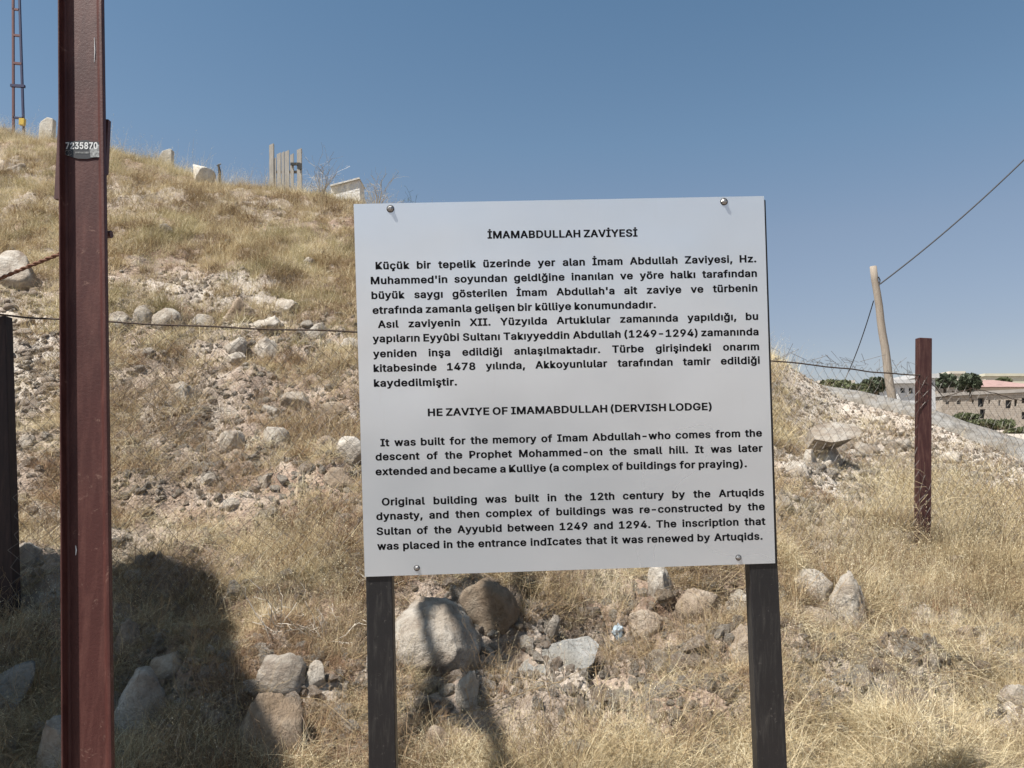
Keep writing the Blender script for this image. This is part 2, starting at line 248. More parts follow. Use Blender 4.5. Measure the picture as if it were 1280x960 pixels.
# letter outlines for the lettering on the sign: letter, advance, contours (thousandths of the type size)
GLYPH_DATA = """
'206|78,318 70,509 136,509 128,318
(273|89,207 101,324 132,441 177,539 236,539 191,428 161,313 151,207 160,115 188,16 236,-96 177,-96 139,-21 111,55 95,131
)273|37,-96 86,18 113,116 122,207 112,313 82,428 37,539 97,539 142,441 173,323 184,207 178,130 161,53 134,-22 97,-96
,188|38,-119 68,71 137,71 84,-119
-453|337,244 337,188 114,188 114,244
.188|95,-4 78,-1 63,9 53,24 50,41 53,59 63,73 78,83 95,87 113,83 128,73 138,59 141,41 138,24 128,9 113,-1
0453|227,-7 174,1 130,24 95,62 69,113 53,178 48,254 53,330 69,395 95,447 130,484 174,508 227,516 279,508 323,484 358,447 384,395 400,330 405,254 400,178 384,113 359,62 323,24 279,1|227,50 261,56 290,74 313,103 330,144 340,194 344,254 340,314 330,365 313,405 290,435 261,453 227,460 192,453 163,435 140,405 123,365 113,314 109,254 113,194 123,144 140,103 163,74 192,56
1453|76,0 76,55 391,55 391,0|276,509 276,0 212,0 212,448 86,358 86,427 198,509
2453|64,0 64,47 234,229 282,282 311,327 320,371 317,397 308,419 293,436 273,449 224,460 196,457 172,447 153,433 139,413 130,390 127,362 66,362 71,405 86,442 111,473 143,496 182,511 225,516 268,511 306,497 337,474 361,445 376,411 381,372 371,318 336,259 267,180 153,60 389,57 389,0
3453|218,-7 173,-3 133,10 98,30 70,57 52,91 44,132 109,132 115,107 126,87 144,71 165,59 219,50 275,61 297,74 315,93 325,116 329,145 326,172 316,196 299,217 275,234 242,244 201,248 157,248 157,299 288,448 288,452 70,452 70,509 372,509 372,461 211,278 211,289 264,288 308,276 344,253 371,222 387,186 393,145 387,103 370,66 344,36 309,12 266,-2
4453|40,105 40,158 247,509 311,509 109,166 413,163 413,105|282,0 282,121 282,146 282,318 343,318 343,0
5453|221,-7 178,-2 140,11 108,32 83,60 66,93 60,130 122,130 127,108 138,89 173,60 221,50 250,53 276,64 298,82 314,104 324,131 328,162 324,193 314,221 297,244 275,262 248,273 218,277 167,268 128,246 67,253 96,509 366,509 366,452 151,452 134,301 178,325 229,334 263,330 294,321 321,306 345,285 364,260 379,231 388,199 391,163 385,117 369,76 343,41 309,15 268,-1
6453|226,-7 182,-1 142,15 109,40 84,74 69,115 64,162 68,199 80,239 137,340 252,509 322,509 151,261 145,261 165,288 196,307 235,314 278,309 316,295 346,271 370,240 384,201 389,157 384,112 368,73 343,39 310,14 271,-2|226,48 254,52 279,63 299,79 314,101 324,128 327,157 324,187 314,213 299,235 279,251 254,262 226,265 198,262 174,252 153,235 138,214 128,188 125,158 128,128 138,102 153,79 174,63 198,52
7453|97,0 323,448 323,452 62,452 62,509 391,509 391,449 165,0
8453|226,-7 178,-2 136,11 101,33 74,62 57,96 52,135 55,166 65,195 81,220 101,241 125,256 153,265 119,282 93,308 76,342 70,380 75,417 90,450 114,477 146,498 184,511 226,516 269,511 306,498 337,477 361,450 377,417 382,380 376,342 359,308 333,282 300,267 327,256 351,241 372,220 387,195 397,166 401,135 395,96 378,62 352,33 317,11 275,-2|226,49 258,52 285,60 307,74 323,91 333,113 337,139 333,165 322,189 305,208 283,223 256,232 226,235 196,232 169,223 147,208 130,189 119,165 115,139 119,113 129,91 145,74 167,60 195,52|226,290 274,300 293,313 307,330 316,351 319,376 316,399 308,420 294,437 275,449 226,460 177,449 159,437 145,420 136,399 133,376 136,351 145,330 159,313 178,300
9453|226,516 271,510 310,494 343,468 368,434 384,393 389,347 385,309 373,270 315,168 200,0 130,0 301,248 307,248 287,221 257,202 218,195 175,199 137,214 106,237 83,269 68,307 64,352 69,397 85,436 110,469 143,494 182,510|226,460 199,457 174,446 154,429 138,407 129,381 125,352 129,322 138,295 154,274 174,257 199,247 226,243 254,247 279,257 299,273 314,295 324,321 327,350 324,381 314,407 299,429 279,446 254,457
A480|16,0 201,509 276,509 463,0 395,0 287,302 264,372 232,478 245,478 213,371 191,302 85,0|110,142 110,199 370,199 370,142
B456|60,0 60,509 241,509 289,504 329,491 359,469 381,442 394,410 398,374 395,344 387,320 356,286 315,267 315,262 339,257 363,245 385,227 402,203 414,173 418,136 413,100 400,67 377,39 344,18 301,4 247,0|125,57 245,57 296,63 330,80 349,105 355,137 352,161 342,184 327,203 306,218 279,228 248,231 125,231|125,285 238,285 288,296 308,309 323,326 333,348 336,372 330,403 313,429 283,446 240,452 125,452
D502|60,0 60,509 225,509 294,501 353,478 399,441 433,391 455,329 462,255 455,181 433,119 398,68 351,31 291,8 219,0|125,57 215,57 272,63 318,81 354,110 379,149 394,198 399,255 394,312 379,361 354,399 320,428 275,446 221,452 125,452
E419|60,0 60,509 372,509 372,452 125,452 125,286 355,286 355,229 125,229 125,57 375,57 375,0
F410|60,0 60,509 369,509 369,452 125,452 125,278 346,278 346,221 125,221 125,0
G520|269,-7 205,1 149,25 104,64 69,116 47,179 40,254 47,329 69,393 103,445 149,484 203,508 265,516 304,513 340,504 374,489 403,469 429,445 449,416 465,384 474,349 408,349 387,393 356,427 315,448 265,456 222,450 183,432 150,404 125,364 109,314 103,254 109,194 125,145 151,105 184,76 224,59 269,53 309,57 345,71 374,93 396,123 410,160 415,202 434,199 283,199 283,256 478,256 478,200 471,141 451,91 419,50 377,19 326,0
H517|60,0 60,509 125,509 125,289 392,289 392,509 457,509 457,0 392,0 392,232 125,232 125,0
I300|31,0 31,57 118,57 118,452 31,452 31,509 269,509 269,452 183,452 183,57 269,57 269,0
K467|104,145 104,216 139,261 174,303 212,344 364,509 448,509 231,276|60,0 60,509 125,509 125,334 124,225 125,193 125,0|372,0 188,259 228,309 449,0
L393|60,0 60,509 125,509 125,57 361,57 361,0
M628|60,0 60,509 152,509 277,187 287,159 299,123 311,84 322,49 307,49 318,83 330,121 342,158 352,187 476,509 568,509 568,0 504,0 504,291 504,327 505,369 506,413 507,457 513,457 498,409 482,363 467,322 456,291 342,0 286,0 170,291 159,321 145,361 129,408 112,457 119,457 120,416 121,372 122,328 122,291 122,0
O533|267,-7 205,1 150,25 105,63 70,115 48,179 40,254 48,329 70,393 105,445 150,484 205,508 267,516 329,508 384,484 429,445 464,393 486,329 493,254 486,179 464,115 429,63 384,25 329,1|267,53 310,59 349,76 383,105 408,144 425,194 430,254 425,314 408,365 383,404 349,433 310,450 267,456 223,450 184,433 151,404 125,364 109,314 103,254 109,194 125,144 151,105 184,76 223,59
P445|60,0 60,509 235,509 289,503 332,487 366,462 390,430 404,391 409,348 404,304 390,265 366,233 332,207 289,191 235,186 109,186 109,242 233,242 269,246 297,256 318,272 333,294 342,319 344,348 342,376 333,402 318,423 297,439 268,449 232,452 125,452 125,0
R449|60,0 60,509 236,509 290,504 333,489 367,465 390,433 405,395 409,352 405,309 390,271 367,240 333,217 289,203 236,198 96,198 96,255 234,255 269,258 298,267 319,281 334,300 342,324 345,352 342,380 334,405 319,425 298,440 269,449 233,452 125,452 125,0|353,0 230,229 303,229 428,0
S447|224,-9 172,-4 128,9 91,31 64,60 46,96 38,137 104,137 110,110 123,88 142,71 166,59 224,49 257,52 286,60 311,74 329,92 341,114 346,139 342,161 332,179 296,205 245,222 184,239 128,260 86,289 60,326 52,372 58,413 75,448 102,476 138,498 180,511 227,516 275,511 316,498 351,476 377,449 394,415 401,378 337,378 326,412 302,437 267,453 225,459 194,456 167,448 145,435 129,418 118,398 115,376 119,352 131,334 169,308 212,293 264,279 312,264 359,238 395,198 405,171 408,139 403,99 386,64 360,34 323,11 278,-4
T449|32,452 32,509 417,509 417,452 257,452 257,0 193,0 193,452
U517|259,-8 203,-2 154,15 114,43 85,80 66,124 60,173 60,509 124,509 124,178 128,144 141,113 160,87 187,68 220,56 259,52 298,56 331,68 357,87 377,113 389,144 393,178 393,509 457,509 457,173 451,124 433,80 403,43 363,15 315,-2
V480|204,0 16,509 84,509 192,206 215,137 248,31 235,31 267,138 290,206 395,509 463,509 278,0
X474|18,0 217,284 217,236 29,509 104,509 178,400 204,361 223,329 243,292 232,292 252,329 272,361 298,400 374,509 446,509 259,239 259,287 456,0 382,0 292,129 268,165 250,195 230,231 244,231 225,196 206,166 182,129 91,0
Y472|203,0 203,208 16,509 91,509 192,344 222,292 250,230 224,230 251,293 280,344 381,509 455,509 268,208 268,0
Z438|42,0 42,46 273,385 306,431 341,476 348,454 285,452 223,452 40,452 40,509 397,509 397,462 169,129 134,81 97,33 90,54 152,57 214,57 399,57 399,0
a389|160,-9 126,-5 94,5 68,22 48,45 35,73 30,108 34,138 43,161 58,179 78,193 125,211 178,220 234,227 265,235 273,243 276,255 267,297 240,322 196,331 149,322 118,301 100,274 41,291 57,322 79,346 104,364 133,375 194,384 239,379 286,360 306,343 322,320 333,290 337,251 337,0 277,0 277,52 272,52 252,25 215,1|170,45 202,49 228,59 248,74 263,93 272,115 276,138 276,190 259,182 231,176 200,171 175,168 134,159 103,139 95,124 92,105 102,72 130,52
b424|229,-8 198,-5 172,4 138,31 118,59 112,59 112,0 53,0 53,509 114,509 114,319 118,319 137,346 171,373 197,381 229,384 274,378 313,361 345,332 370,293 385,245 390,189 385,133 370,84 346,45 313,16 274,-2|220,47 253,51 279,66 301,88 316,117 325,151 328,189 325,227 316,261 301,290 280,311 253,325 220,330 188,325 161,312 140,291 125,263 116,229 113,189 116,150 125,115 140,86 162,65 188,51
c396|207,-8 159,-2 117,16 82,46 56,85 40,133 34,187 40,243 56,291 82,330 117,360 159,378 207,384 260,377 305,356 340,322 362,277 303,262 290,289 270,311 242,325 207,330 173,325 145,310 124,287 108,258 99,224 96,187 99,151 108,117 124,89 145,66 173,51 207,46 243,52 271,66 292,89 304,117 363,102 341,56 306,21 261,-1
d424|195,-8 151,-2 111,16 79,45 55,84 39,133 34,189 39,245 55,293 79,332 112,361 151,378 196,384 228,381 253,373 287,346 306,319 311,319 311,509 372,509 372,0 313,0 313,59 307,59 287,31 252,4 227,-5|205,47 236,51 263,65 284,86 299,115 309,150 312,189 309,229 300,263 284,291 263,312 237,325 205,330 172,325 145,311 124,290 108,261 99,227 96,189 99,151 109,117 124,88 145,66 172,51
e404|212,-8 161,-2 117,16 82,46 56,85 40,132 34,187 39,242 55,290 81,329 115,359 157,378 205,384 266,374 294,361 319,341 341,315 357,282 368,242 371,194 371,169 75,169 75,221 338,221 310,202 307,237 298,269 283,294 263,314 237,326 205,330 173,326 146,313 125,294 109,270 99,241 96,211 96,178 100,139 110,106 128,80 151,61 179,50 212,46 254,53 285,73 306,105 365,91 353,63 335,39 311,19 283,4 249,-5
f254|228,379 228,327 6,327 6,379|81,0 81,432 84,461 96,486 113,505 135,519 187,530 222,527 243,521 227,468 215,472 195,474 171,470 154,460 145,443 142,419 142,0
g425|207,-151 168,-148 134,-140 82,-110 51,-69 101,-41 122,-66 154,-88 207,-97 249,-92 282,-75 304,-47 311,-6 311,68 306,68 287,41 252,16 227,8 195,5 152,10 113,27 80,53 55,90 39,136 34,191 39,246 55,293 80,332 112,361 152,378 196,384 228,382 253,373 288,346 308,319 313,319 313,379 372,379 372,-9 367,-54 350,-90 324,-117 291,-136 251,-147|205,59 237,63 264,75 285,95 300,121 309,154 312,193 309,231 300,264 285,291 264,312 237,325 205,330 172,325 145,312 124,290 109,262 99,229 96,193 99,155 109,123 124,96 145,76 172,63
h410|114,227 114,0 53,0 53,509 114,509 114,287 102,287 124,332 152,362 187,379 227,384 264,380 295,369 321,349 341,321 353,285 357,240 357,0 296,0 296,235 290,275 273,304 246,323 210,329 184,326 161,317 141,303 126,283 117,257
i167|53,0 53,379 114,379 114,0|84,443 67,446 54,455 44,468 41,483 44,499 54,512 67,521 84,524 100,521 114,512 123,499 126,483 123,468 114,455 100,446
k381|110,137 110,212 121,212 284,379 360,379 184,199 177,199|53,0 53,509 114,509 114,0|294,0 148,186 191,229 372,0
l189|139,-2 101,3 74,20 58,47 53,84 53,509 114,509 114,99 120,62 130,54 146,52 160,53 170,54 181,3 162,-1
m610|53,0 53,379 112,379 112,295 108,295 118,323 132,346 172,376 219,386 257,380 287,361 309,331 321,295 312,295 322,321 337,343 381,375 437,386 468,383 497,372 522,354 541,328 553,296 557,255 557,0 496,0 496,254 490,289 473,313 447,326 419,330 395,328 374,320 345,290 335,247 335,0 274,0 274,260 269,288 253,311 229,326 199,330 158,320 140,307 126,289 117,266 114,238 114,0
n410|114,227 114,0 53,0 53,379 112,379 112,287 102,287 124,332 152,362 187,379 227,384 264,380 295,369 321,349 341,321 353,285 357,240 357,0 296,0 296,235 290,275 273,304 246,323 210,329 184,326 161,317 141,303 126,283 117,257
o415|207,-8 159,-2 117,16 82,46 56,85 40,133 34,187 40,243 56,291 82,330 117,360 159,378 207,384 256,378 299,360 333,330 359,291 376,243 381,187 376,133 359,85 333,46 299,16 256,-2|207,46 242,51 270,66 292,89 307,117 316,151 319,187 316,224 307,258 292,287 270,310 242,325 207,330 173,325 145,310 124,287 108,258 99,224 96,187 99,151 108,117 124,89 145,66 173,51
p424|53,-143 53,379 112,379 112,319 118,319 137,346 171,373 197,381 229,384 274,378 313,361 345,332 370,293 385,245 390,189 385,133 370,84 346,45 313,16 274,-2 229,-8 198,-5 173,4 138,31 118,59 114,59 114,-143|220,47 253,51 279,66 301,88 316,117 325,151 328,189 325,227 316,261 301,290 280,311 253,325 220,330 188,325 161,312 140,291 125,263 116,229 113,189 116,150 125,115 140,86 162,65 188,51
q424|372,-143 311,-143 311,59 306,59 287,31 252,4 227,-5 195,-8 151,-2 111,16 79,45 55,84 39,133 34,189 39,245 55,293 79,332 112,361 151,378 196,384 228,381 253,373 287,346 307,319 313,319 313,379 372,379|205,47 236,51 263,65 284,86 299,115 309,150 312,189 309,229 300,263 284,291 263,312 237,325 205,330 172,325 145,311 124,290 108,261 99,227 96,189 99,151 109,117 124,88 145,66 172,51
r259|53,0 53,379 112,379 112,321 130,347 152,367 181,380 213,385 229,384 243,384 243,322 230,324 207,326 182,323 159,315 140,301 126,284 117,262 114,237 114,0
s365|182,-8 145,-5 112,3 84,18 62,38 45,63 36,94 94,107 105,79 124,60 150,49 181,45 217,50 244,62 262,81 268,103 265,121 254,136 237,147 212,155 149,170 104,186 72,208 53,237 47,274 51,305 65,332 87,354 115,370 149,381 187,384 223,381 254,372 279,358 299,339 324,290 268,277 258,298 243,316 219,328 187,333 156,329 131,317 114,299 109,277 112,258 124,243 172,223 229,209 275,194 306,171 325,142 331,107 326,75 312,47 290,24 260,6 223,-5
t227|204,379 204,327 6,327 6,379|65,471 126,471 126,98 128,76 136,61 150,53 170,50 185,51 202,54 213,2 192,-3 168,-4 125,2 92,21 72,52 65,93
u410|182,-5 146,-1 115,11 89,31 69,59 57,95 53,139 53,379 114,379 114,144 119,105 137,75 164,56 200,50 226,53 249,62 268,77 283,97 293,122 296,153 296,379 357,379 357,0 298,0 298,92 307,92 286,47 257,17 222,0
v389|163,0 17,379 84,379 165,155 187,87 206,21 184,21 203,87 224,155 305,379 371,379 226,0
w567|138,0 23,379 87,379 133,214 154,137 175,41 165,41 186,135 206,214 252,379 316,379 362,214 382,136 402,41 391,41 413,135 434,214 480,379 545,379 429,0 368,0 319,172 305,225 291,280 277,338 291,338 277,280 263,225 248,172 199,0
x379|21,0 171,218 171,171 29,379 100,379 147,306 179,253 207,206 175,206 202,253 233,306 282,379 352,379 209,169 209,214 358,0 287,0 231,85 200,136 173,182 205,182 178,136 148,85 91,0
y389|47,-139 61,-86 71,-87 104,-89 130,-74 151,-36 163,-1 17,379 84,379 165,155 187,87 206,21 184,21 202,87 224,155 305,379 371,379 204,-58 177,-107 139,-136 91,-145 65,-143
z380|42,0 42,46 254,320 48,323 48,379 333,379 333,331 126,60 126,56 339,56 339,0
ç396|207,-8 159,-2 117,16 82,46 56,85 40,133 34,187 40,243 56,291 82,330 117,360 159,378 207,384 260,377 305,356 340,322 362,277 303,262 290,289 270,311 242,325 207,330 173,325 145,310 124,287 108,258 99,224 96,187 99,151 108,117 124,89 145,66 173,51 207,46 243,52 271,66 292,89 304,117 363,102 341,56 306,21 261,-1|169,-143 169,-107 210,-107 236,-102 243,-84 236,-67 210,-62 182,-62 192,16 224,16 224,0 224,-29 253,-34 273,-44 285,-61 289,-85 284,-111 270,-129 245,-139 210,-143
ö415|207,-8 159,-2 117,16 82,46 56,85 40,133 34,187 40,243 56,291 82,330 117,360 159,378 207,384 256,378 299,360 333,330 359,291 376,243 381,187 376,133 359,85 333,46 299,16 256,-2|207,46 242,51 270,66 292,89 307,117 316,151 319,187 316,224 307,258 292,287 270,310 242,325 207,330 173,325 145,310 124,287 108,258 99,224 96,187 99,151 108,117 124,89 145,66 173,51|279,443 264,446 251,455 242,468 239,483 242,499 251,512 264,520 279,523 295,520 308,512 317,499 320,483 317,468 308,455 295,446|136,443 120,446 107,455 98,468 95,483 98,499 107,512 120,520 136,523 151,520 164,512 173,499 176,483 173,468 164,455 151,446
û410|182,-5 146,-1 115,11 89,31 69,59 57,95 53,139 53,379 114,379 114,144 119,105 137,75 164,56 200,50 226,53 249,62 268,77 283,97 293,122 296,153 296,379 357,379 357,0 298,0 298,92 307,92 286,47 257,17 222,0|156,435 96,435 176,529 234,529 314,438 253,435 205,495
ü410|182,-5 146,-1 115,11 89,31 69,59 57,95 53,139 53,379 114,379 114,144 119,105 137,75 164,56 200,50 226,53 249,62 268,77 283,97 293,122 296,153 296,379 357,379 357,0 298,0 298,92 307,92 286,47 257,17 222,0|277,443 261,446 248,455 239,468 236,483 239,499 248,512 261,520 277,523 292,520 305,512 314,499 317,483 314,468 305,455 292,446|133,443 118,446 104,455 96,468 93,483 96,499 104,512 118,520 133,523 149,520 162,512 170,499 173,483 170,468 162,455 149,446
ğ425|207,-151 168,-148 134,-140 82,-110 51,-69 101,-41 122,-66 154,-88 207,-97 249,-92 282,-75 304,-47 311,-6 311,68 306,68 287,41 252,16 227,8 195,5 152,10 113,27 80,53 55,90 39,136 34,191 39,246 55,293 80,332 112,361 152,378 196,384 228,382 253,373 288,346 308,319 313,319 313,379 372,379 372,-9 367,-54 350,-90 324,-117 291,-136 251,-147|205,59 237,63 264,75 285,95 300,121 309,154 312,193 309,231 300,264 285,291 264,312 237,325 205,330 172,325 145,312 124,290 109,262 99,229 96,193 99,155 109,123 124,96 145,76 172,63|205,433 178,436 155,446 135,461 119,481 109,504 106,529 151,529 154,508 166,491 183,480 205,476 226,480 243,491 255,508 258,529 304,529 300,504 290,481 275,461 255,446 231,436
İ300|31,0 31,57 118,57 118,452 31,452 31,509 269,509 269,452 183,452 183,57 269,57 269,0|150,572 134,575 120,584 111,597 108,612 111,628 120,641 134,650 150,653 167,650 180,641 190,628 193,612 190,597 180,584 167,575
ı167|53,0 53,379 114,379 114,0
ş365|182,-8 145,-5 112,3 84,18 62,38 45,63 36,94 94,107 105,79 124,60 150,49 181,45 217,50 244,62 262,81 268,103 265,121 254,136 237,147 212,155 149,170 104,186 72,208 53,237 47,274 51,305 65,332 87,354 115,370 149,381 187,384 223,381 254,372 279,358 299,339 324,290 268,277 258,298 243,316 219,328 187,333 156,329 131,317 114,299 109,277 112,258 124,243 172,223 229,209 275,194 306,171 325,142 331,107 326,75 312,47 290,24 260,6 223,-5|147,-143 147,-107 188,-107 214,-102 221,-84 214,-67 188,-62 160,-62 170,16 202,16 202,0 202,-29 231,-34 251,-44 263,-61 267,-85 262,-111 248,-129 223,-139 188,-143
"""

# ------------------------------------------------------------------ terrain
def vnoise(x, y, seed):
    r = np.random.default_rng(seed).random((256, 256))
    xi = np.floor(x).astype(int); yi = np.floor(y).astype(int)
    fx = x-xi; fy = y-yi; fx = fx*fx*fx*(fx*(fx*6-15)+10); fy = fy*fy*fy*(fy*(fy*6-15)+10)
    a = r[xi & 255, yi & 255]; b = r[(xi+1) & 255, yi & 255]; c = r[xi & 255, (yi+1) & 255]; d = r[(xi+1) & 255, (yi+1) & 255]
    return (a*(1-fx)+b*fx)*(1-fy) + (c*(1-fx)+d*fx)*fy - 0.5
def fbm(x, y, seed, octs=5, gain=0.5):
    s = 0; a = 1
    for i in range(octs):
        s = s + a*vnoise(x*2**i+17.3*i, y*2**i+9.1*i, seed+i); a *= gain
    return s
# what each line of sight meets, near to far: (photo row, distance)
cols = {
 -150: [(960,2.9),(780,3.65),(640,4.9),(400,8.5),(268,12),(157,17)],
    0: [(960,2.9),(780,3.65),(640,4.9),(400,8.5),(282,11.5),(175,16.5)],
  140: [(960,2.9),(790,3.7),(650,4.9),(400,8.5),(302,11),(204,15.5)],
  260: [(960,3.0),(790,3.7),(660,4.9),(410,8.5),(312,11),(233,15)],
  440: [(960,3.1),(790,3.8),(690,4.6),(420,8.5),(332,11),(263,14.5)],
  600: [(960,3.1),(800,3.85),(700,4.5),(480,8),(380,11),(318,13.5)],
  800: [(960,3.1),(800,4.0),(700,4.9),(520,8),(440,10.5),(388,13)],
  965: [(960,3.1),(810,4.1),(700,5.2),(560,8),(500,10.5),(450,13)],
 1050: [(960,3.1),(820,4.1),(700,5.4),(590,8),(538,10.5),(498,12.3)],
 1100: [(960,3.1),(820,4.1),(700,5.4),(600,8),(552,10),(512,11.4)],
 1165: [(960,3.1),(830,4.1),(700,5.5),(622,7.5),(572,9),(528,10.4)],
 1280: [(960,3.2),(830,4.1),(710,5.5),(643,7),(608,8),(575,9)],
 1500: [(960,3.2),(840,4.1),(730,5.5),(694,7),(680,8),(662,9)],
}
TH, RR, ZZ = [], [], []
for px in sorted(cols):
    pts = cols[px]; u = P(px, pts[-1][0], 1.0).x; th = math.atan(u)
    rr = [0.3, 1.6]; zz = [-1.55, -1.42]
    for py, d in pts: rr.append(d/math.cos(th)); zz.append(d*gz(py))
    dc, zc = pts[-1][1], zz[-1]
    if px <= 965:
        far = [(dc+3, zc+0.15), (30, zc-0.6), (75, zc-1.5), (150, zc-3), (600, -5), (2500, -60)]
        if px == 965: far = [(dc+3, zc-0.6), (30, 0.5), (75, 2.4), (150, 8.5), (600, 5), (2500, -60)]
    else:
        far = [(dc+2.5, zc-0.9), (30, 30*gz(556)), (75, 75*gz(532)), (150, 150*gz(508)), (600, 5), (2500, -60)]
    for d, z in far: rr.append(d/math.cos(th)); zz.append(z)
    TH.append(th); RR.append(rr); ZZ.append(zz)
TH = np.array(TH); RR = np.array(RR); ZZ = np.array(ZZ)
def hermite(xk, yk, x):
    """monotone-ish cubic along one profile"""
    h = np.diff(xk); dl = np.diff(yk)/h; m = np.zeros_like(yk)
    m[1:-1] = np.where(dl[:-1]*dl[1:] > 0, 2*dl[:-1]*dl[1:]/(dl[:-1]+dl[1:]+1e-12), 0); m[0] = dl[0]; m[-1] = dl[-1]
    i = np.clip(np.searchsorted(xk, x)-1, 0, len(xk)-2); t = (x-xk[i])/h[i]
    return (2*t**3-3*t**2+1)*yk[i] + (t**3-2*t**2+t)*h[i]*m[i] + (-2*t**3+3*t**2)*yk[i+1] + (t**3-t**2)*h[i]*m[i+1]
th_in = np.linspace(R(-44), R(44), 620)
th_out = np.concatenate([np.linspace(R(-180), R(-44), 50)[:-1], th_in, np.linspace(R(44), R(180), 50)[1:]])
r_g = np.concatenate([np.linspace(0.3, 2.6, 24)[:-1], np.geomspace(2.6, 20, 500)[:-1], np.geomspace(20, 2500, 70)])
NT, NR = len(th_out), len(r_g)
Zg = np.zeros((NT, NR))
for i, th in enumerate(th_out):
    rk = np.array([np.interp(th, TH, RR[:, k]) for k in range(RR.shape[1])])
    zk = np.array([np.interp(th, TH, ZZ[:, k]) for k in range(ZZ.shape[1])])
    z = hermite(rk, zk, r_g)
    a = abs(math.degrees(th))
    if a > 50:      # beside and behind the viewer: a level track
        w = min(1, (a-50)/50); w = w*w*(3-2*w); z = z*(1-w) + (-1.5 - 0.004*r_g)*w
    Zg[i] = z
TT, RG = np.meshgrid(th_out, r_g, indexing='ij')
Xg, Yg = RG*np.sin(TT), RG*np.cos(TT)
amp = np.clip((RG-1.5)/2.5, 0.1, 1)
amp = amp*np.where((Xg/np.maximum(Yg,.1) > .33), np.clip(1-(RG-7.5)/3, .3, 1), 1)
far_damp = np.where(RG > 20, 20/RG, 1)
Zg += amp*far_damp*(0.16*fbm(Xg*0.9, Yg*0.9, 3, 3) + 0.12*fbm(Xg*3.2, Yg*3.2, 9, 5, 0.55))
bankw = np.exp(-((RG-4.3)/1.3)**2)
Zg += bankw*(0.22*fbm(Xg*2.0+7, Yg*2.6, 61, 3) + .07*np.abs(fbm(Xg*7, Yg*7, 63, 3)))
rub = np.clip(fbm(Xg*0.8+4, Yg*0.8, 40, 3)*3+0.5, 0, 1)
Zg += amp*far_damp*rub*0.05*np.abs(fbm(Xg*9, Yg*9, 21, 3))
verts = np.stack([Xg, Yg, Zg], -1).reshape(-1, 3)
ii, jj = np.meshgrid(np.arange(NT-1), np.arange(NR-1), indexing='ij')
a0 = (ii*NR+jj).ravel()
quads = np.stack([a0, a0+1, a0+NR+1, a0+NR], -1)[:, ::-1]
me = bpy.data.meshes.new('ground')
me.vertices.add(len(verts)); me.vertices.foreach_set('co', verts.ravel())
me.loops.add(quads.size); me.loops.foreach_set('vertex_index', quads.ravel().astype(np.int32))
me.polygons.add(len(quads)); me.polygons.foreach_set('loop_start', np.arange(0, quads.size, 4, dtype=np.int32))
me.polygons.foreach_set('loop_total', np.full(len(quads), 4, dtype=np.int32))
me.polygons.foreach_set('use_smooth', np.ones(len(quads), dtype=bool))
me.update(calc_edges=True); me.validate()
if me.polygons[1000].normal.z < 0: me.flip_normals()
me.materials.append(M_soil)
def sig(a): return 1/(1+np.exp(-np.clip(a, -30, 30)))
_zc = Yg*cp + Zg*sp; _zc = np.where(_zc < .2, 1e6, _zc); _px = 640+F*Xg/_zc; _py = 480-F*(Zg*cp-Yg*sp)/_zc
chalk = .95*sig((_px-955)/25)*sig((650-_py)/22) + .6*sig((75-_px)/20)*sig((560-_py)/25)*sig((_py-340)/15) + .6*np.exp(-((_px-230)/90)**2-((_py-365)/26)**2) + .35*sig((_py-380)/15)*sig((470-_py)/15)*sig((450-_px)/20) + .6*np.exp(-((_px-1085)/120)**2-((_py-850)/48)**2)
atc = me.attributes.new('chalk', 'FLOAT', 'POINT'); atc.data.foreach_set('value', np.clip(chalk, 0, 1).ravel().astype(np.float32))
ground = bpy.data.objects.new('ground', me); COL.objects.link(ground); ground['kind'] = 'structure'

def gnd(x, y):
    x = np.asarray(x, float); y = np.asarray(y, float)
    th = np.arctan2(x, y); r = np.hypot(x, y)
    fi = np.interp(th, th_out, np.arange(NT)); fj = np.interp(r, r_g, np.arange(NR))
    i = np.clip(fi.astype(int), 0, NT-2); j = np.clip(fj.astype(int), 0, NR-2); a = fi-i; b = fj-j
    return (Zg[i,j]*(1-b)+Zg[i,j+1]*b)*(1-a) + (Zg[i+1,j]*(1-b)+Zg[i+1,j+1]*b)*a
def hit(px, py, dmin=1.5, dmax=60):
    """where the line of sight through px, py meets the ground"""
    d = np.geomspace(dmin, dmax, 1500); q = P(px, py, 1.0)
    z = gnd(q.x*d, d); k = np.nonzero(z > q.z*d)[0]
    if len(k) == 0:
        k = np.argmax(z - q.z*d); return Vector((q.x*d[k], d[k], float(z[k])))
    k = k[0]; return Vector((q.x*d[k], d[k], float(z[k])))

